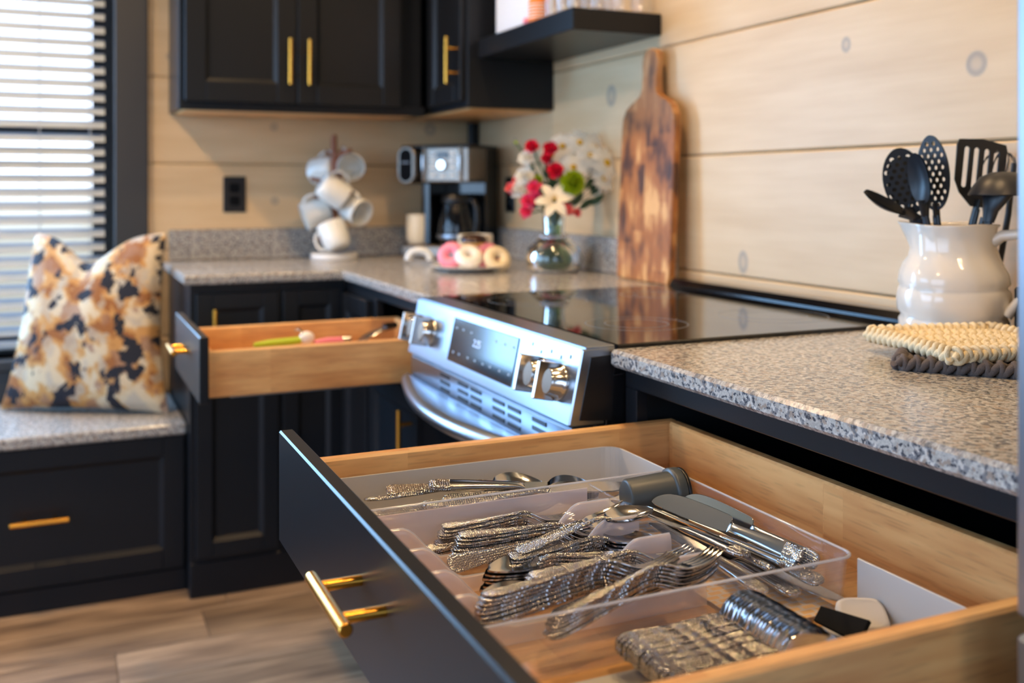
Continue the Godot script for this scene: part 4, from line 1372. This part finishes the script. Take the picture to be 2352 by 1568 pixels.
func utensil(J: Transform3D, called: String, label: String, foot: Vector3, neck: Vector3, tip: Vector3, face: Vector3, kind: String, hw: float, hl: float) -> void:
	var t := thing(called, J * neck, label, "utensil", "black utensils in the jug")
	var d := (tip - neck).normalized()
	var n := (face - d * face.dot(d)).normalized()
	var w := d.cross(n)
	var H := J * Transform3D(Basis(w, d, n), neck)
	if kind == "ladle":
		H = J * Transform3D(Basis(), tip)
	var path := [J * foot, J * foot.lerp(neck, .6), J * neck]
	obj("handle", MB.new().tube(path, [Vector2(.008, .005), Vector2(.008, .005), Vector2(.007, .004)], 10), M.nylon, t)
	var l := (tip - neck).length()
	match kind:
		"spoon", "paddle":
			var rows := []
			var under := []
			for i in 15:
				var f := i / 14.0
				var y := l - hl + hl * f
				var ww := hw * sqrt(maxf(0.0, 1.0 - pow(absf(2.0 * f - 1.0), 2.4))) + .0005
				var row := []
				var ru := []
				for k in 9:
					var q := k / 4.0 - 1.0
					var dep := (.010 if kind == "spoon" else .002) * (1.0 - q * q) * sin(PI * f)
					row.append(Vector3(q * ww, y, -dep + .0012))
					ru.append(Vector3(q * ww, y, -dep - .0012))
				rows.append(row)
				under.append(ru)
			obj("head", MB.new().at(H).grid(rows).grid(under, false, false, 1, 1, true).tube([Vector3(0, -.002, 0), Vector3(0, l - hl + .008, -.002)], [Vector2(.007, .004), Vector2(.011, .003)], 10), M.nylon, t)
		"skimmer", "turner":
			var poly := PackedVector2Array()
			if kind == "skimmer":
				for k in 36:
					var g := TAU * k / 36
					var point := .35 * pow(maxf(0.0, sin(g)), 6.0) if hw < .034 else 0.12 * pow(maxf(0.0, sin(g)), 8.0)
					poly.append(Vector2(cos(g) * hw, l - hl * .5 + sin(g) * hl * .5 * (1.0 + point * .2)))
			else:
				poly = PackedVector2Array([Vector2(-.010, l - hl), Vector2(.010, l - hl), Vector2(.032, l - hl + .02), Vector2(.042, l - hl + .04), Vector2(hw, l - .012), Vector2(hw * .93, l - .003), Vector2(0, l + .002), Vector2(-hw * .93, l - .003), Vector2(-hw, l - .012), Vector2(-.042, l - hl + .04), Vector2(-.032, l - hl + .02)])
			var cs := CSGCombiner3D.new()
			cs.name = "head"
			var pg := CSGPolygon3D.new()
			pg.name = "blade"
			pg.polygon = poly
			pg.depth = .003
			cs.add_child(pg)
			var holes := []
			if kind == "skimmer":
				for r in range(-6, 7):
					for q in range(-3, 4):
						var h := Vector2((q + (.5 if r % 2 else 0.0)) * .0125, l - hl * .5 + r * .0098)
						if pow(h.x / (hw - .006), 2) + pow((h.y - l + hl * .5) / (hl * .5 - .007), 2) < 1.0:
							holes.append(h)
			for h in holes:
				var cy := CSGCylinder3D.new()
				cy.name = "hole"
				cy.radius = .0036
				cy.height = .02
				cy.sides = 10
				cy.operation = CSGShape3D.OPERATION_SUBTRACTION
				cy.transform = Transform3D(Basis(Vector3.RIGHT, PI / 2), Vector3(h.x, h.y, -.0015))
				cs.add_child(cy, true)
			if kind == "turner":
				for q in [-.026, -.009, .009, .026]:
					var sl := CSGPolygon3D.new()
					sl.name = "slot"
					var sp := PackedVector2Array()
					for k in 16:
						var g := TAU * k / 16
						sp.append(Vector2(q + cos(g) * .0048, (l - .018 if sin(g) > 0 else l - hl + .034) + sin(g) * .0048))
					sl.polygon = sp
					sl.depth = .02
					sl.position.z = .008
					sl.operation = CSGShape3D.OPERATION_SUBTRACTION
					cs.add_child(sl, true)
			cs.transform = Transform3D(Basis(), -t.position) * H
			cs.material_override = M.nylon
			t.add_child(cs)
			obj("neck", MB.new().at(H).tube([Vector3(0, -.004, -.001), Vector3(0, l - hl + .012, -.0015)], [Vector2(.007, .004), Vector2(.010, .002)], 10), M.nylon, t)
		"ladle":
			obj("head", MB.new().at(H).lathe([Vector2(.0, .030), Vector2(.018, .0285), Vector2(.034, .021), Vector2(.044, .008), Vector2(hw + .002, -.006), Vector2(hw + .001, -.008), Vector2(hw - .002, -.006), Vector2(.041, .008), Vector2(.031, .019), Vector2(.016, .0262), Vector2(0, .0275)], 32), M.nylon, t)
			obj("neck", MB.new().tube([J * neck, J * (neck + Vector3(.004, .02, 0)), J * (tip + Vector3(-.012, -.004, 0)), J * (tip + Vector3(.0, .012, 0))], [Vector2(.010, .006), Vector2(.014, .008), Vector2(.028, .012), Vector2(.03, .008)], 12), M.nylon, t)
		"whisk":
			for k in 4:
				var g := PI * k / 4
				var side_ := Vector3(cos(g), 0, sin(g))
				var p := []
				for i in 17:
					var f := i / 16.0
					p.append(side_ * hw * sin(TAU * f) * .98 + Vector3(0, l * (1.0 - pow(absf(2 * f - 1), 1.8)), 0))
				obj("wire_loop", MB.new().at(H).tube(p, .0011, 6), M.nylon, t)


func potholder(called: String, c: Vector3, turn: float, half: float, thick: float, m: Material, label: String, droop: float, n: int) -> void:
	var t := thing(called, c, label, "potholder")
	t.rotation.y = turn
	var put := func(nm: String, mb: MB) -> void:
		var o := MeshInstance3D.new()
		o.name = nm
		o.mesh = mb.mesh()
		o.material_override = m
		t.add_child(o, true)
	# knitted field: rows of puffed stitches in one cloth
	var st := 6
	var g := n * st
	var top := []
	var bot := []
	for j in g + 1:
		var rt := []
		var rb := []
		for i in g + 1:
			var u := 2.0 * i / g - 1.0
			var w := 2.0 * j / g - 1.0
			var fi := fposmod(i / float(st) + .22 * sin(floorf(j / float(st)) * 2.4), 1.0)
			var fj := fposmod(j / float(st), 1.0)
			var puff := pow(sin(PI * fi), .8) * pow(sin(PI * fj), .8) * (.75 + .25 * sin(i * 1.7 + j * 2.9))
			var low := -droop * maxf(0.0, absf(u) + absf(w) - .9)
			rt.append(Vector3(u * half * .97, thick * .62 + thick * .55 * puff + low, w * half * .97))
			rb.append(Vector3(u * half * .97, .001 + low * .5, w * half * .97))
		top.append(rt)
		bot.append(rb)
	put.call("stitched_field", MB.new().grid(top, false, false, 1, 1, true).grid(bot))
	# thick twisted cord round the edge, one tube per side and strand
	for s in 4:
		var b := Basis(Vector3.UP, s * PI / 2)
		for k in 2:
			var p := []
			var cnt := n * 8
			for i in cnt + 1:
				var f := i / float(cnt)
				var a := f * n * PI * 1.0 + k * PI
				p.append(b * Vector3(lerpf(-half, half, f), thick * .55 + sin(a * 1.0) * thick * .36 - droop * absf(2 * f - 1), half + cos(a) * thick * .3))
			put.call("edge_cord", MB.new().tube(p, thick * .33, 9))
	rng.seed = n
	for s in 4:
		var b := Basis(Vector3.UP, s * PI / 2)
		for k in n:
			var q := b * Vector3(lerpf(-half, half, (k + .5) / n), 0, half * 1.0)
			var p := []
			for i in 9:
				var a := PI * (i / 8.0 * 1.35 - .35)
				p.append(q + b * Vector3(sin(i * .8) * .002, thick * .62 + sin(a) * thick * .55, (cos(a) - .2) * thick * .42))
			put.call("edge_loop", MB.new().tube(p, thick * .26, 8))


# ---------------------------------------------------------------- the cutlery drawer
func piece(parent: Node3D, called: String, mb: MB, m: Material) -> MeshInstance3D:
	var o := MeshInstance3D.new()
	o.name = called
	o.mesh = mb.mesh()
	o.material_override = m
	parent.add_child(o, true)
	return o


func fork_proto() -> Node3D:
	var t := Node3D.new()
	piece(t, "handle", MB.new().ribbon([[0, .0035, .009, .0022], [.003, .0037, .017, .003], [.010, .004, .0215, .0034], [.030, .005, .0185, .0034], [.062, .0075, .0115, .0034], [.092, .0105, .0072, .0034], [.112, .0125, .0066, .0034], [.124, .0105, .008, .003]], 30, 10, .45), M.hammered)
	var mb := MB.new()
	mb.ribbon([[.122, .0108, .0075, .003], [.128, .0085, .0125, .0024], [.135, .005, .0205, .0021], [.142, .0026, .0238, .002], [.150, .0016, .0242, .0018]], 12, 10, .35)
	for k in 4:
		var z := (k - 1.5) * .0064
		var rows := []
		for q in [[.149, .0016, .0046], [.160, .0013, .0042], [.172, .0025, .0036], [.182, .0052, .0028], [.188, .0078, .0016]]:
			var w: float = q[2] * .5
			rows.append([Vector3(q[0], q[1] - .0008, z - w), Vector3(q[0], q[1] + .0008, z - w), Vector3(q[0], q[1] + .0008, z + w), Vector3(q[0], q[1] - .0008, z + w)])
		mb.grid(rows, false, true)
		mb.fan(rows[4])
	piece(t, "tines", mb, M.steel)
	return t


func spoon_proto() -> Node3D:
	var t := Node3D.new()
	piece(t, "handle", MB.new().ribbon([[0, .0035, .009, .0022], [.003, .0037, .017, .003], [.010, .004, .0215, .0034], [.030, .005, .0185, .0034], [.060, .0075, .0115, .0034], [.088, .0108, .0072, .0034], [.106, .0125, .0066, .0034], [.120, .0095, .0085, .0028]], 30, 10, .45), M.hammered)
	var top := []
	var low := []
	for i in 17:
		var f := i / 16.0
		var x := .117 + .062 * f
		var hw := .0212 * pow(sin(PI * clampf(pow(f, .82) * .97 + .03, 0, 1)), .62) + .0006
		var rim := lerpf(.0098, .0066, f) + .002 * sin(PI * f)
		var a := []
		var b := []
		for k in 13:
			var q := k / 6.0 - 1.0
			var dep := .0098 * (1.0 - q * q) * pow(sin(PI * (.06 + .9 * f)), .8)
			a.append(Vector3(x, rim - dep, q * hw))
			b.append(Vector3(x, rim - dep - .0015, q * (hw + .0004)))
		top.append(a)
		low.append(b)
	var mb := MB.new().grid(top, false, false, 1, 1, true).grid(low)
	var edge := []
	for i in 17:
		edge.append([top[i][0], low[i][0]])
	mb.grid(edge)
	edge = []
	for i in 17:
		edge.append([top[i][12], low[i][12]])
	mb.grid(edge)
	piece(t, "bowl", mb, M.steel)
	return t


func knife_proto() -> Node3D:
	var t := Node3D.new()
	piece(t, "handle", MB.new().ribbon([[0, .004, .008, .003], [.003, .004, .0165, .006], [.012, .004, .0195, .0075], [.045, .004, .0165, .0082], [.085, .004, .0125, .0078], [.098, .004, .0125, .0065], [.103, .004, .014, .003]], 26, 12, .6), M.steel)
	piece(t, "handle_end", MB.new().ribbon([[-.0004, .004, .0085, .0034], [.003, .004, .0171, .0064], [.010, .004, .0199, .0078], [.022, .004, .0190, .0081]], 8, 12, .55), M.hammered)
	var o := PackedVector2Array()
	for q in [[.102, -.0085], [.106, -.0125], [.111, -.0132], [.150, -.0138], [.190, -.0128], [.210, -.009], [.224, -.001], [.229, .0075], [.224, .0098], [.205, .0105], [.160, .0100], [.112, .0085], [.102, .0065]]:
		o.append(Vector2(q[0], -q[1]))
	for r in 2:   # round the outline
		var c := PackedVector2Array()
		for i in o.size():
			var e := o[(i + 1) % o.size()]
			c.append(o[i].lerp(e, .25))
			c.append(o[i].lerp(e, .75))
		o = c
	piece(t, "blade", MB.new().at(Transform3D(Basis(Vector3(1, 0, 0), Vector3(0, 0, 1), Vector3(0, -1, 0)), Vector3(0, .004, 0))).prism(o, -.0009, .0009, .0006), M.steel)
	return t


func lay(proto: Node3D, called: String, label: String, group: String, a: Vector3, b: Vector3, roll := 0.0, size := 1.0) -> Node3D:
	# handle end at a, pointing to b
	var c: Node3D = proto.duplicate()
	c.name = numbered(called)
	add_child(c)
	var x := (b - a).normalized()
	var z := x.cross(Vector3.UP).normalized()
	var y := z.cross(x)
	c.transform = Transform3D(Basis(x, y, z) * Basis(Vector3.RIGHT, roll) * Basis.from_scale(Vector3.ONE * size), a)
	tag(c, label, called.replace("serving_", "").replace("table_", "").replace("tea", ""), group)
	return c


const NTH := ["first", "second", "third", "fourth", "fifth", "sixth", "seventh", "eighth", "ninth", "tenth", "eleventh", "twelfth", "thirteenth", "fourteenth", "fifteenth", "sixteenth", "seventeenth", "eighteenth", "nineteenth", "twentieth", "twenty-first", "twenty-second", "twenty-third", "twenty-fourth"]


func stack(proto: Node3D, called: String, n: int, where: String, group: String, a: Vector3, b: Vector3, step := .0034, roll := 0.0, size := 1.0) -> void:
	# n nested pieces, the top one at a..b
	for k in n:
		var j := Vector3(rng.randf_range(-.003, .003) - .0011 * k, -step * k, rng.randf_range(-.0016, .0016))
		var j2 := Vector3(0, 0, rng.randf_range(-.002, .002))
		var nth: String = "topmost" if k == 0 else ("lowest" if k == n - 1 else NTH[k] + "-from-top")
		lay(proto, called, "%s hammered %s of the stack %s" % [nth, called, where], group, a + j, b + j + j2, roll + rng.randf_range(-.05, .05), size)


func ring(x0: float, x1: float, z0: float, z1: float, r: float, y: float) -> Array:
	var out := []
	for q in [[x1 - r, z1 - r, 0.0], [x0 + r, z1 - r, PI / 2], [x0 + r, z0 + r, PI], [x1 - r, z0 + r, PI * 1.5]]:
		for k in 6:
			var g: float = q[2] + PI / 2 * k / 5.0
			out.append(Vector3(q[0] + cos(g) * r, y, q[1] + sin(g) * r))
	return out


func tray_wall(x0: float, x1: float, z0: float, z1: float, y0: float, y1: float, r: float, th: float, lip: float) -> MB:
	# upright wall round a rounded rectangle, with a small turned-out lip
	var d := .004
	return MB.new().grid([ring(x0 + d, x1 - d, z0 + d, z1 - d, r, y0), ring(x0, x1, z0, z1, r, y1 - lip), ring(x0 - lip, x1 + lip, z0 - lip, z1 + lip, r + lip, y1 - lip * .4), ring(x0 - lip, x1 + lip, z0 - lip, z1 + lip, r + lip, y1), ring(x0 + th, x1 - th, z0 + th, z1 - th, r - th, y1), ring(x0 + th, x1 - th, z0 + th, z1 - th, r - th, y1), ring(x0 + d + th, x1 - d - th, z0 + d + th, z1 - d - th, r - th, y0 + th)], false, true)


func build_cutlery_drawer() -> void:
	rng.seed = 2024
	var FY := .7265     # floor of the drawer
	tag(obj("drawer_mat", B(Vector3(.617, FY + .0036, -1.117), Vector3(.728, FY + .0048, -.797), .0004), M.mat_print), "pale hexagon-pattern liner under the knives in the clear organiser", "mat")

	# white side trays
	for q in [[-1.273, -1.131, "white open plastic tray along the far side of the cutlery drawer"], [-.784, -.604, "white open plastic tray along the near side of the cutlery drawer"]]:
		var t := thing("side_tray", Vector3(.52, FY + .0016, (q[0] + q[1]) * .5), q[2], "tray", "")
		# three-sided wall, open towards the clear organiser
		var far: bool = q[0] < -1.0
		var wall := PackedVector2Array()
		var zo: float = q[0] if far else q[1]
		var zi: float = q[1] if far else q[0]
		var sg := 1.0 if far else -1.0
		for k in 2:
			var d := .0022 * k
			var r := .024 - d
			var half := [Vector2(.302 + d, zi), Vector2(.302 + d, zo + sg * .024)]
			for i in 6:
				var g := PI / 2 * i / 5.0
				half.append(Vector2(.326 - cos(g) * r, zo + sg * (.024 - sin(g) * r)))
			for i in 6:
				var g := PI / 2 * i / 5.0
				half.append(Vector2(.713 + sin(g) * r, zo + sg * (.024 - cos(g) * r)))
			half.append(Vector2(.737 - d, zi))
			if k == 1:
				half.reverse()
			wall.append_array(PackedVector2Array(half))
		for i in wall.size():
			wall[i].y = -wall[i].y
		obj("wall", MB.new().at(Transform3D(Basis(Vector3.RIGHT, -PI / 2), Vector3.ZERO)).prism(wall, FY + .0014, .787, .0006), M.tray_plastic, t)
		obj("floor", B(Vector3(.308, FY + .0014, q[0] + .006), Vector3(.731, FY + .0034, q[1] - .006), .0005), M.tray_plastic, t)

	# clear organiser
	var z0 := -1.1255
	var z1 := -.789
	var T := thing("cutlery_tray", Vector3(.52, FY + .0014, -.957), "clear plastic cutlery organiser with wavy dividers in the middle of the open drawer", "tray")
	obj("outer_wall", tray_wall(.302, .736, z0, z1, FY + .0014, .788, .016, .0022, .0028), M.clear_plastic, T)
	obj("floor", B(Vector3(.308, FY + .0014, z0 + .006), Vector3(.730, FY + .0034, z1 - .006), .0005), M.clear_plastic, T)
	var rim := ring(.3005, .7375, z0 - .0015, z1 + .0015, .017, .788)
	obj("rim", MB.new().tube(rim, Vector2(.0019, .0013), 8, false, true), M.clear_edge, T)
	obj("inner_wall", B(Vector3(.308, FY + .0036, z0 + .0062), Vector3(.608, .783, z0 + .0080), .0007), M.frosted_plastic, T)
	obj("cross_wall", MB.new().box(Vector3(.611, FY + .0035, z0 + .004), Vector3(.6134, .784, z1 - .004), .0008), M.clear_plastic, T)
	obj("cross_rim", MB.new().tube([Vector3(.6122, .786, z0 + .003), Vector3(.6122, .786, z1 - .003)], Vector2(.0018, .0009), 8), M.clear_plastic, T)
	for z in [-1.070, -1.003, -.936, -.872]:
		# moulded ridge: high at both ends, low in the middle
		var rows := []
		for k in 49:
			var u := k / 48.0
			var x := lerpf(.305, .6105, u)
			var f := maxf(smoothstep(.30, .14, u), smoothstep(.70, .87, u))
			var h := lerpf(.745, .782, f)
			var row := []
			for q in [[-.0065, FY + .0036], [-.0045, h - .007], [-.0030, h - .0012], [-.0012, h], [.0012, h], [.0030, h - .0012], [.0045, h - .007], [.0065, FY + .0036]]:
				row.append(Vector3(x, maxf(q[1], FY + .0036), z + q[0]))
			rows.append(row)
		var dv := obj("divider", MB.new().grid(rows), M.frosted_plastic, T)
		var crest := []
		for r in rows:
			crest.append((r[3] + r[4]) * .5)
		obj("divider_crest", MB.new().tube(crest, .0011, 6), M.clear_edge, dv)

	var fork := fork_proto()
	var spoon := spoon_proto()
	var knife := knife_proto()
	# first row from the far side
	stack(fork, "fork", 9, "in the farthest narrow compartment", "forks in the farthest compartment", Vector3(.402, .767, -1.090), Vector3(.572, .760, -1.084), .0034, 0.0, .9)
	stack(fork, "fork", 3, "lying shifted to the left end of the farthest compartment", "forks in the farthest compartment", Vector3(.372, .747, -1.083), Vector3(.55, .741, -1.090))
	# second row
	stack(fork, "fork", 9, "in the second compartment from the far side", "forks in the second compartment", Vector3(.408, .769, -1.050), Vector3(.580, .757, -1.030))
	lay(fork, "fork", "hammered steel fork lying on its edge beside the stack in the second compartment", "forks in the second compartment", Vector3(.382, .753, -1.018), Vector3(.55, .757, -1.036), 1.0)
	lay(fork, "fork", "hammered steel fork with long tines sticking up at the right of the second compartment", "forks in the second compartment", Vector3(.43, .745, -1.02), Vector3(.615, .777, -1.034), .5)
	# third row: spoons both ways
	stack(spoon, "spoon", 5, "with raised necks in the third compartment", "spoons in the third compartment", Vector3(.440, .762, -.984), Vector3(.63, .757, -.982), .0036, PI * 0.0)
	lay(spoon, "spoon", "hammered steel spoon whose bowl rests up on the divider of the third compartment", "spoons in the third compartment", Vector3(.452, .764, -.990), Vector3(.64, .784, -1.000))
	stack(spoon, "spoon", 6, "with bowls to the left in the third compartment", "spoons in the third compartment", Vector3(.585, .753, -.960), Vector3(.40, .757, -.964), .0036)
	# fourth row
	stack(fork, "fork", 7, "in the fourth compartment", "forks in the fourth compartment", Vector3(.432, .767, -.915), Vector3(.62, .767, -.908))
	stack(spoon, "spoon", 3, "with bowls to the left in the fourth compartment", "spoons in the fourth compartment", Vector3(.555, .744, -.902), Vector3(.37, .754, -.915), .0036)
	# nearest row
	stack(fork, "fork", 8, "with handles leftmost in the nearest compartment", "forks in the nearest compartment", Vector3(.352, .786, -.846), Vector3(.58, .781, -.866), .0040, -.22, 1.16)
	stack(fork, "fork", 7, "leaning tines-up at the right of the nearest compartment", "forks in the nearest compartment", Vector3(.412, .768, -.822), Vector3(.605, .790, -.843), .0036, -.15, 1.05)

	# knives in the cross compartment
	var kn := [
		[Vector3(.716, .770, -.842), Vector3(.678, .776, -1.06), -.95, "knife on top of the knives, its broad blade pointing to the grey cup"],
		[Vector3(.729, .7655, -.832), Vector3(.715, .774, -1.05), -1.1, "knife leaning against the clear back wall on the right of the knives"],
		[Vector3(.700, .761, -.832), Vector3(.662, .766, -1.05), .3, "knife under the top knife, its handle end nearest the front of the pile"],
		[Vector3(.684, .756, -.850), Vector3(.648, .763, -1.065), .4, "knife at the left edge of the knife pile along the dividers"],
		[Vector3(.668, .7655, -.875), Vector3(.640, .764, -1.09), .1, "knife whose hammered handle end pokes out left beside the forks"],
		[Vector3(.712, .752, -.826), Vector3(.70, .757, -1.045), 0.0, "knife in the middle layer of the pile under the broad blade"],
		[Vector3(.722, .747, -.822), Vector3(.708, .752, -1.04), -.2, "knife in the middle layer of the pile by the back wall"],
		[Vector3(.655, .745, -.83), Vector3(.668, .745, -1.05), 0.0, "knife in the lowest layer of the pile on the left"],
		[Vector3(.69, .740, -.822), Vector3(.69, .741, -1.04), 0.0, "knife in the lowest layer of the pile in the middle"],
		[Vector3(.718, .736, -1.02), Vector3(.722, .737, -.81), 0.0, "knife in the lowest layer of the pile, turned the other way round"],
	]
	for q in kn:
		lay(knife, "knife", "polished steel " + q[3], "knives in the back compartment", q[0], q[1], q[2])

	# spoons on edge in the near tray
	for k in 24:
		var z := -.776 + .0040 * k
		lay(spoon, "spoon", NTH[k] + " spoon standing on edge, counted from the clear organiser, in the near white tray", "spoons on edge in the near tray", Vector3(.452 + rng.randf_range(-.0015, .0015), .7535 + rng.randf_range(-.0008, .0008), z), Vector3(.64, .7545, z - .003), -PI / 2 + rng.randf_range(-.05, .05) + .12)

	# serving pieces in the far tray
	var sv := [
		[knife, "serving_knife", Vector3(.425, .783, -1.196), Vector3(.62, .770, -1.150), .2, "serving knife lying on top of the far tray's pile"],
		[spoon, "serving_spoon", Vector3(.375, .777, -1.215), Vector3(.60, .762, -1.185), .3, "serving spoon with a broad hammered handle left of the top serving knife"],
		[fork, "serving_fork", Vector3(.345, .772, -1.205), Vector3(.57, .757, -1.20), -.2, "serving fork with its handle end at the far left of the far tray"],
		[knife, "serving_knife", Vector3(.405, .768, -1.165), Vector3(.63, .757, -1.145), 0.0, "serving knife in the middle of the far tray beside the clear wall"],
		[spoon, "serving_spoon", Vector3(.43, .772, -1.160), Vector3(.65, .761, -1.150), .5, "serving spoon nearest the clear wall in the far tray"],
		[fork, "serving_fork", Vector3(.355, .758, -1.172), Vector3(.58, .747, -1.16), 0.0, "serving fork under the pile of the far tray, nearer the organiser"],
		[knife, "serving_knife", Vector3(.335, .750, -1.185), Vector3(.56, .743, -1.182), 0.0, "serving knife lowest in the far tray along the organiser"],
		[spoon, "serving_spoon", Vector3(.36, .747, -1.22), Vector3(.59, .741, -1.21), 0.0, "serving spoon lowest in the far tray along the far wall"],
	]
	for q in sv:
		lay(q[0], q[1], "hammered steel " + q[5], "serving pieces in the far tray", q[2], q[3], q[4], 1.18)
	for p in [fork, spoon, knife]:
		p.free()

	# grey cup with a black lid lying in the back compartment
	var cx := Transform3D(Basis(Vector3(0, -1, 0), Vector3(1, -.08, .12).normalized(), Vector3(0, 0, 1)).orthonormalized(), Vector3(.652, .770, -1.100))
	var cp := thing("cup", cx.origin, "dark grey tapered plastic cup with a black rim lying on its side behind the knives", "cup")
	obj("body", MB.new().at(cx).lathe([Vector2(0, 0), Vector2(.019, 0), Vector2(.0225, .003), Vector2(.0275, .066), Vector2(.0275, .066), Vector2(.026, .066), Vector2(.0205, .004), Vector2(0, .003)], 36), M.grey_plastic, cp)
	obj("collar", MB.new().at(cx).lathe([Vector2(.027, .060), Vector2(.0305, .061), Vector2(.0312, .064), Vector2(.0312, .073), Vector2(.030, .0745), Vector2(.027, .0745), Vector2(.027, .060)], 36), M.grey_plastic, cp)
	obj("lid", MB.new().at(cx).lathe([Vector2(0, .0745), Vector2(.0295, .0745), Vector2(.0308, .0755), Vector2(.0308, .0785), Vector2(.029, .080), Vector2(0, .080)], 36), M.black_plastic, cp)
	obj("clip", MB.new().at(cx).box(Vector3(.006, .060, .0285), Vector3(.020, .072, .0325), .001), M.grey_plastic, cp)

	# felt pad and black clip in the near tray
	var pad := MB.new().at(Transform3D(Basis(Vector3.UP, -.45) * Basis(Vector3.RIGHT, .5), Vector3(.711, .745, -.752)))
	var rows := []
	for q in [[.0, -.005], [.9, -.005], [1.0, -.002], [1.0, .002], [.92, .005], [.78, .005], [.74, .0042], [0, .004]]:
		var row := []
		for k in 36:
			var g := TAU * k / 36
			row.append(Vector3(signf(cos(g)) * pow(absf(cos(g)), .55) * .024 * q[0], q[1], signf(sin(g)) * pow(absf(sin(g)), .55) * .019 * q[0]))
		rows.append(row)
	pad.grid(rows, false, true, 1, 1, true)
	tag(obj("felt_pad", pad, M.felt), "soft off-white rounded pad lying at the right end of the near tray", "pad")
	tag(obj("bag_clip", MB.new().at(Transform3D(Basis(Vector3.UP, -1.35) * Basis(Vector3.RIGHT, -.8), Vector3(.681, .745, -.748))).prism(PackedVector2Array([Vector2(-.026, -.008), Vector2(.026, -.012), Vector2(.026, .012), Vector2(-.026, .008)]), -.003, .003, .001), M.matt_black), "flat black plastic clip between the standing spoons and the off-white pad", "clip")


# ---------------------------------------------------------------- second drawer's contents, refrigerator
func build_small_things() -> void:
	var y := .7265
	var t := thing("peeler", Vector3(.50, y, -2.36), "lime green handled peeler with a white collar in the open far drawer", "peeler")
	obj("handle", MB.new().tube([Vector3(.425, .786, -2.425), Vector3(.46, .789, -2.425), Vector3(.51, .791, -2.424), Vector3(.535, .793, -2.424)], [Vector2(.008, .007), Vector2(.011, .009), Vector2(.0115, .009), Vector2(.010, .008)], 14), M.lime, t)
	obj("collar", MB.new().ball(Vector3(.550, .797, -2.424), Vector3(.019, .016, .015), 16, 10), M.white_plastic, t)
	obj("blade", MB.new().tube([Vector3(.542, .808, -2.428), Vector3(.532, .818, -2.434), Vector3(.525, .815, -2.436)], Vector2(.006, .003), 8), M.steel, t)
	obj("foot", MB.new().tube([Vector3(.415, y + .006, -2.42), Vector3(.45, .784, -2.425)], .005, 8), M.lime, t)
	t = thing("pastry_wheel", Vector3(.6, y, -2.40), "pink handled kitchen tool with a silver end in the open far drawer", "kitchen tool")
	obj("handle", MB.new().tube([Vector3(.565, .786, -2.405), Vector3(.595, .789, -2.405), Vector3(.635, .790, -2.405)], [Vector2(.008, .007), Vector2(.011, .009), Vector2(.008, .007)], 12), M.pink, t)
	obj("ferrule", MB.new().tube([Vector3(.632, .790, -2.405), Vector3(.652, .791, -2.405)], .008, 12), M.steel, t)
	obj("head", MB.new().tube([Vector3(.648, .790, -2.405), Vector3(.67, .76, -2.405), Vector3(.68, y + .004, -2.405)], .004, 8), M.steel, t)
	t = thing("tongs", Vector3(.75, y, -2.5), "shiny steel tongs with a black end lying at the back of the far drawer", "tongs")
	for s in [-1, 1]:
		obj("arm", MB.new().tube([Vector3(.66, y + .006, -2.50 + s * .014), Vector3(.72, .778, -2.505 + s * .016), Vector3(.775, .800, -2.51 + s * .006)], Vector2(.009, .003), 8), M.steel, t)
	obj("grip", MB.new().tube([Vector3(.77, .800, -2.51), Vector3(.805, .803, -2.515)], [.011, .008], 10), M.black_plastic, t)
	tag(obj("can_opener", MB.new().tube([Vector3(.66, .780, -2.35), Vector3(.74, .786, -2.36), Vector3(.815, .792, -2.37)], Vector2(.012, .005), 10).tube([Vector3(.665, y + .003, -2.35), Vector3(.668, .782, -2.351)], .005, 8), M.grey_plastic), "grey metal tool lying along the near side of the far drawer", "kitchen tool")

	# refrigerator just entering the frame on the right
	t = thing("refrigerator", Vector3(1.0, 0, -.1), "tall stainless refrigerator whose bright front edge enters at the right of the view", "refrigerator")
	obj("body", B(Vector3(.72, .02, -.522), Vector3(1.43, 1.78, .36), .006), M.grey_plastic, t)
	obj("door", B(Vector3(.6468, .842, -.5295), Vector3(.714, 1.78, -.085), .004), M.brushed, t)
	obj("door", B(Vector3(.648, .842, -.077), Vector3(.714, 1.78, .36), .012), M.brushed, t)
	obj("freezer_drawer", B(Vector3(.6468, .06, -.5295), Vector3(.714, .830, .36), .004), M.brushed, t)
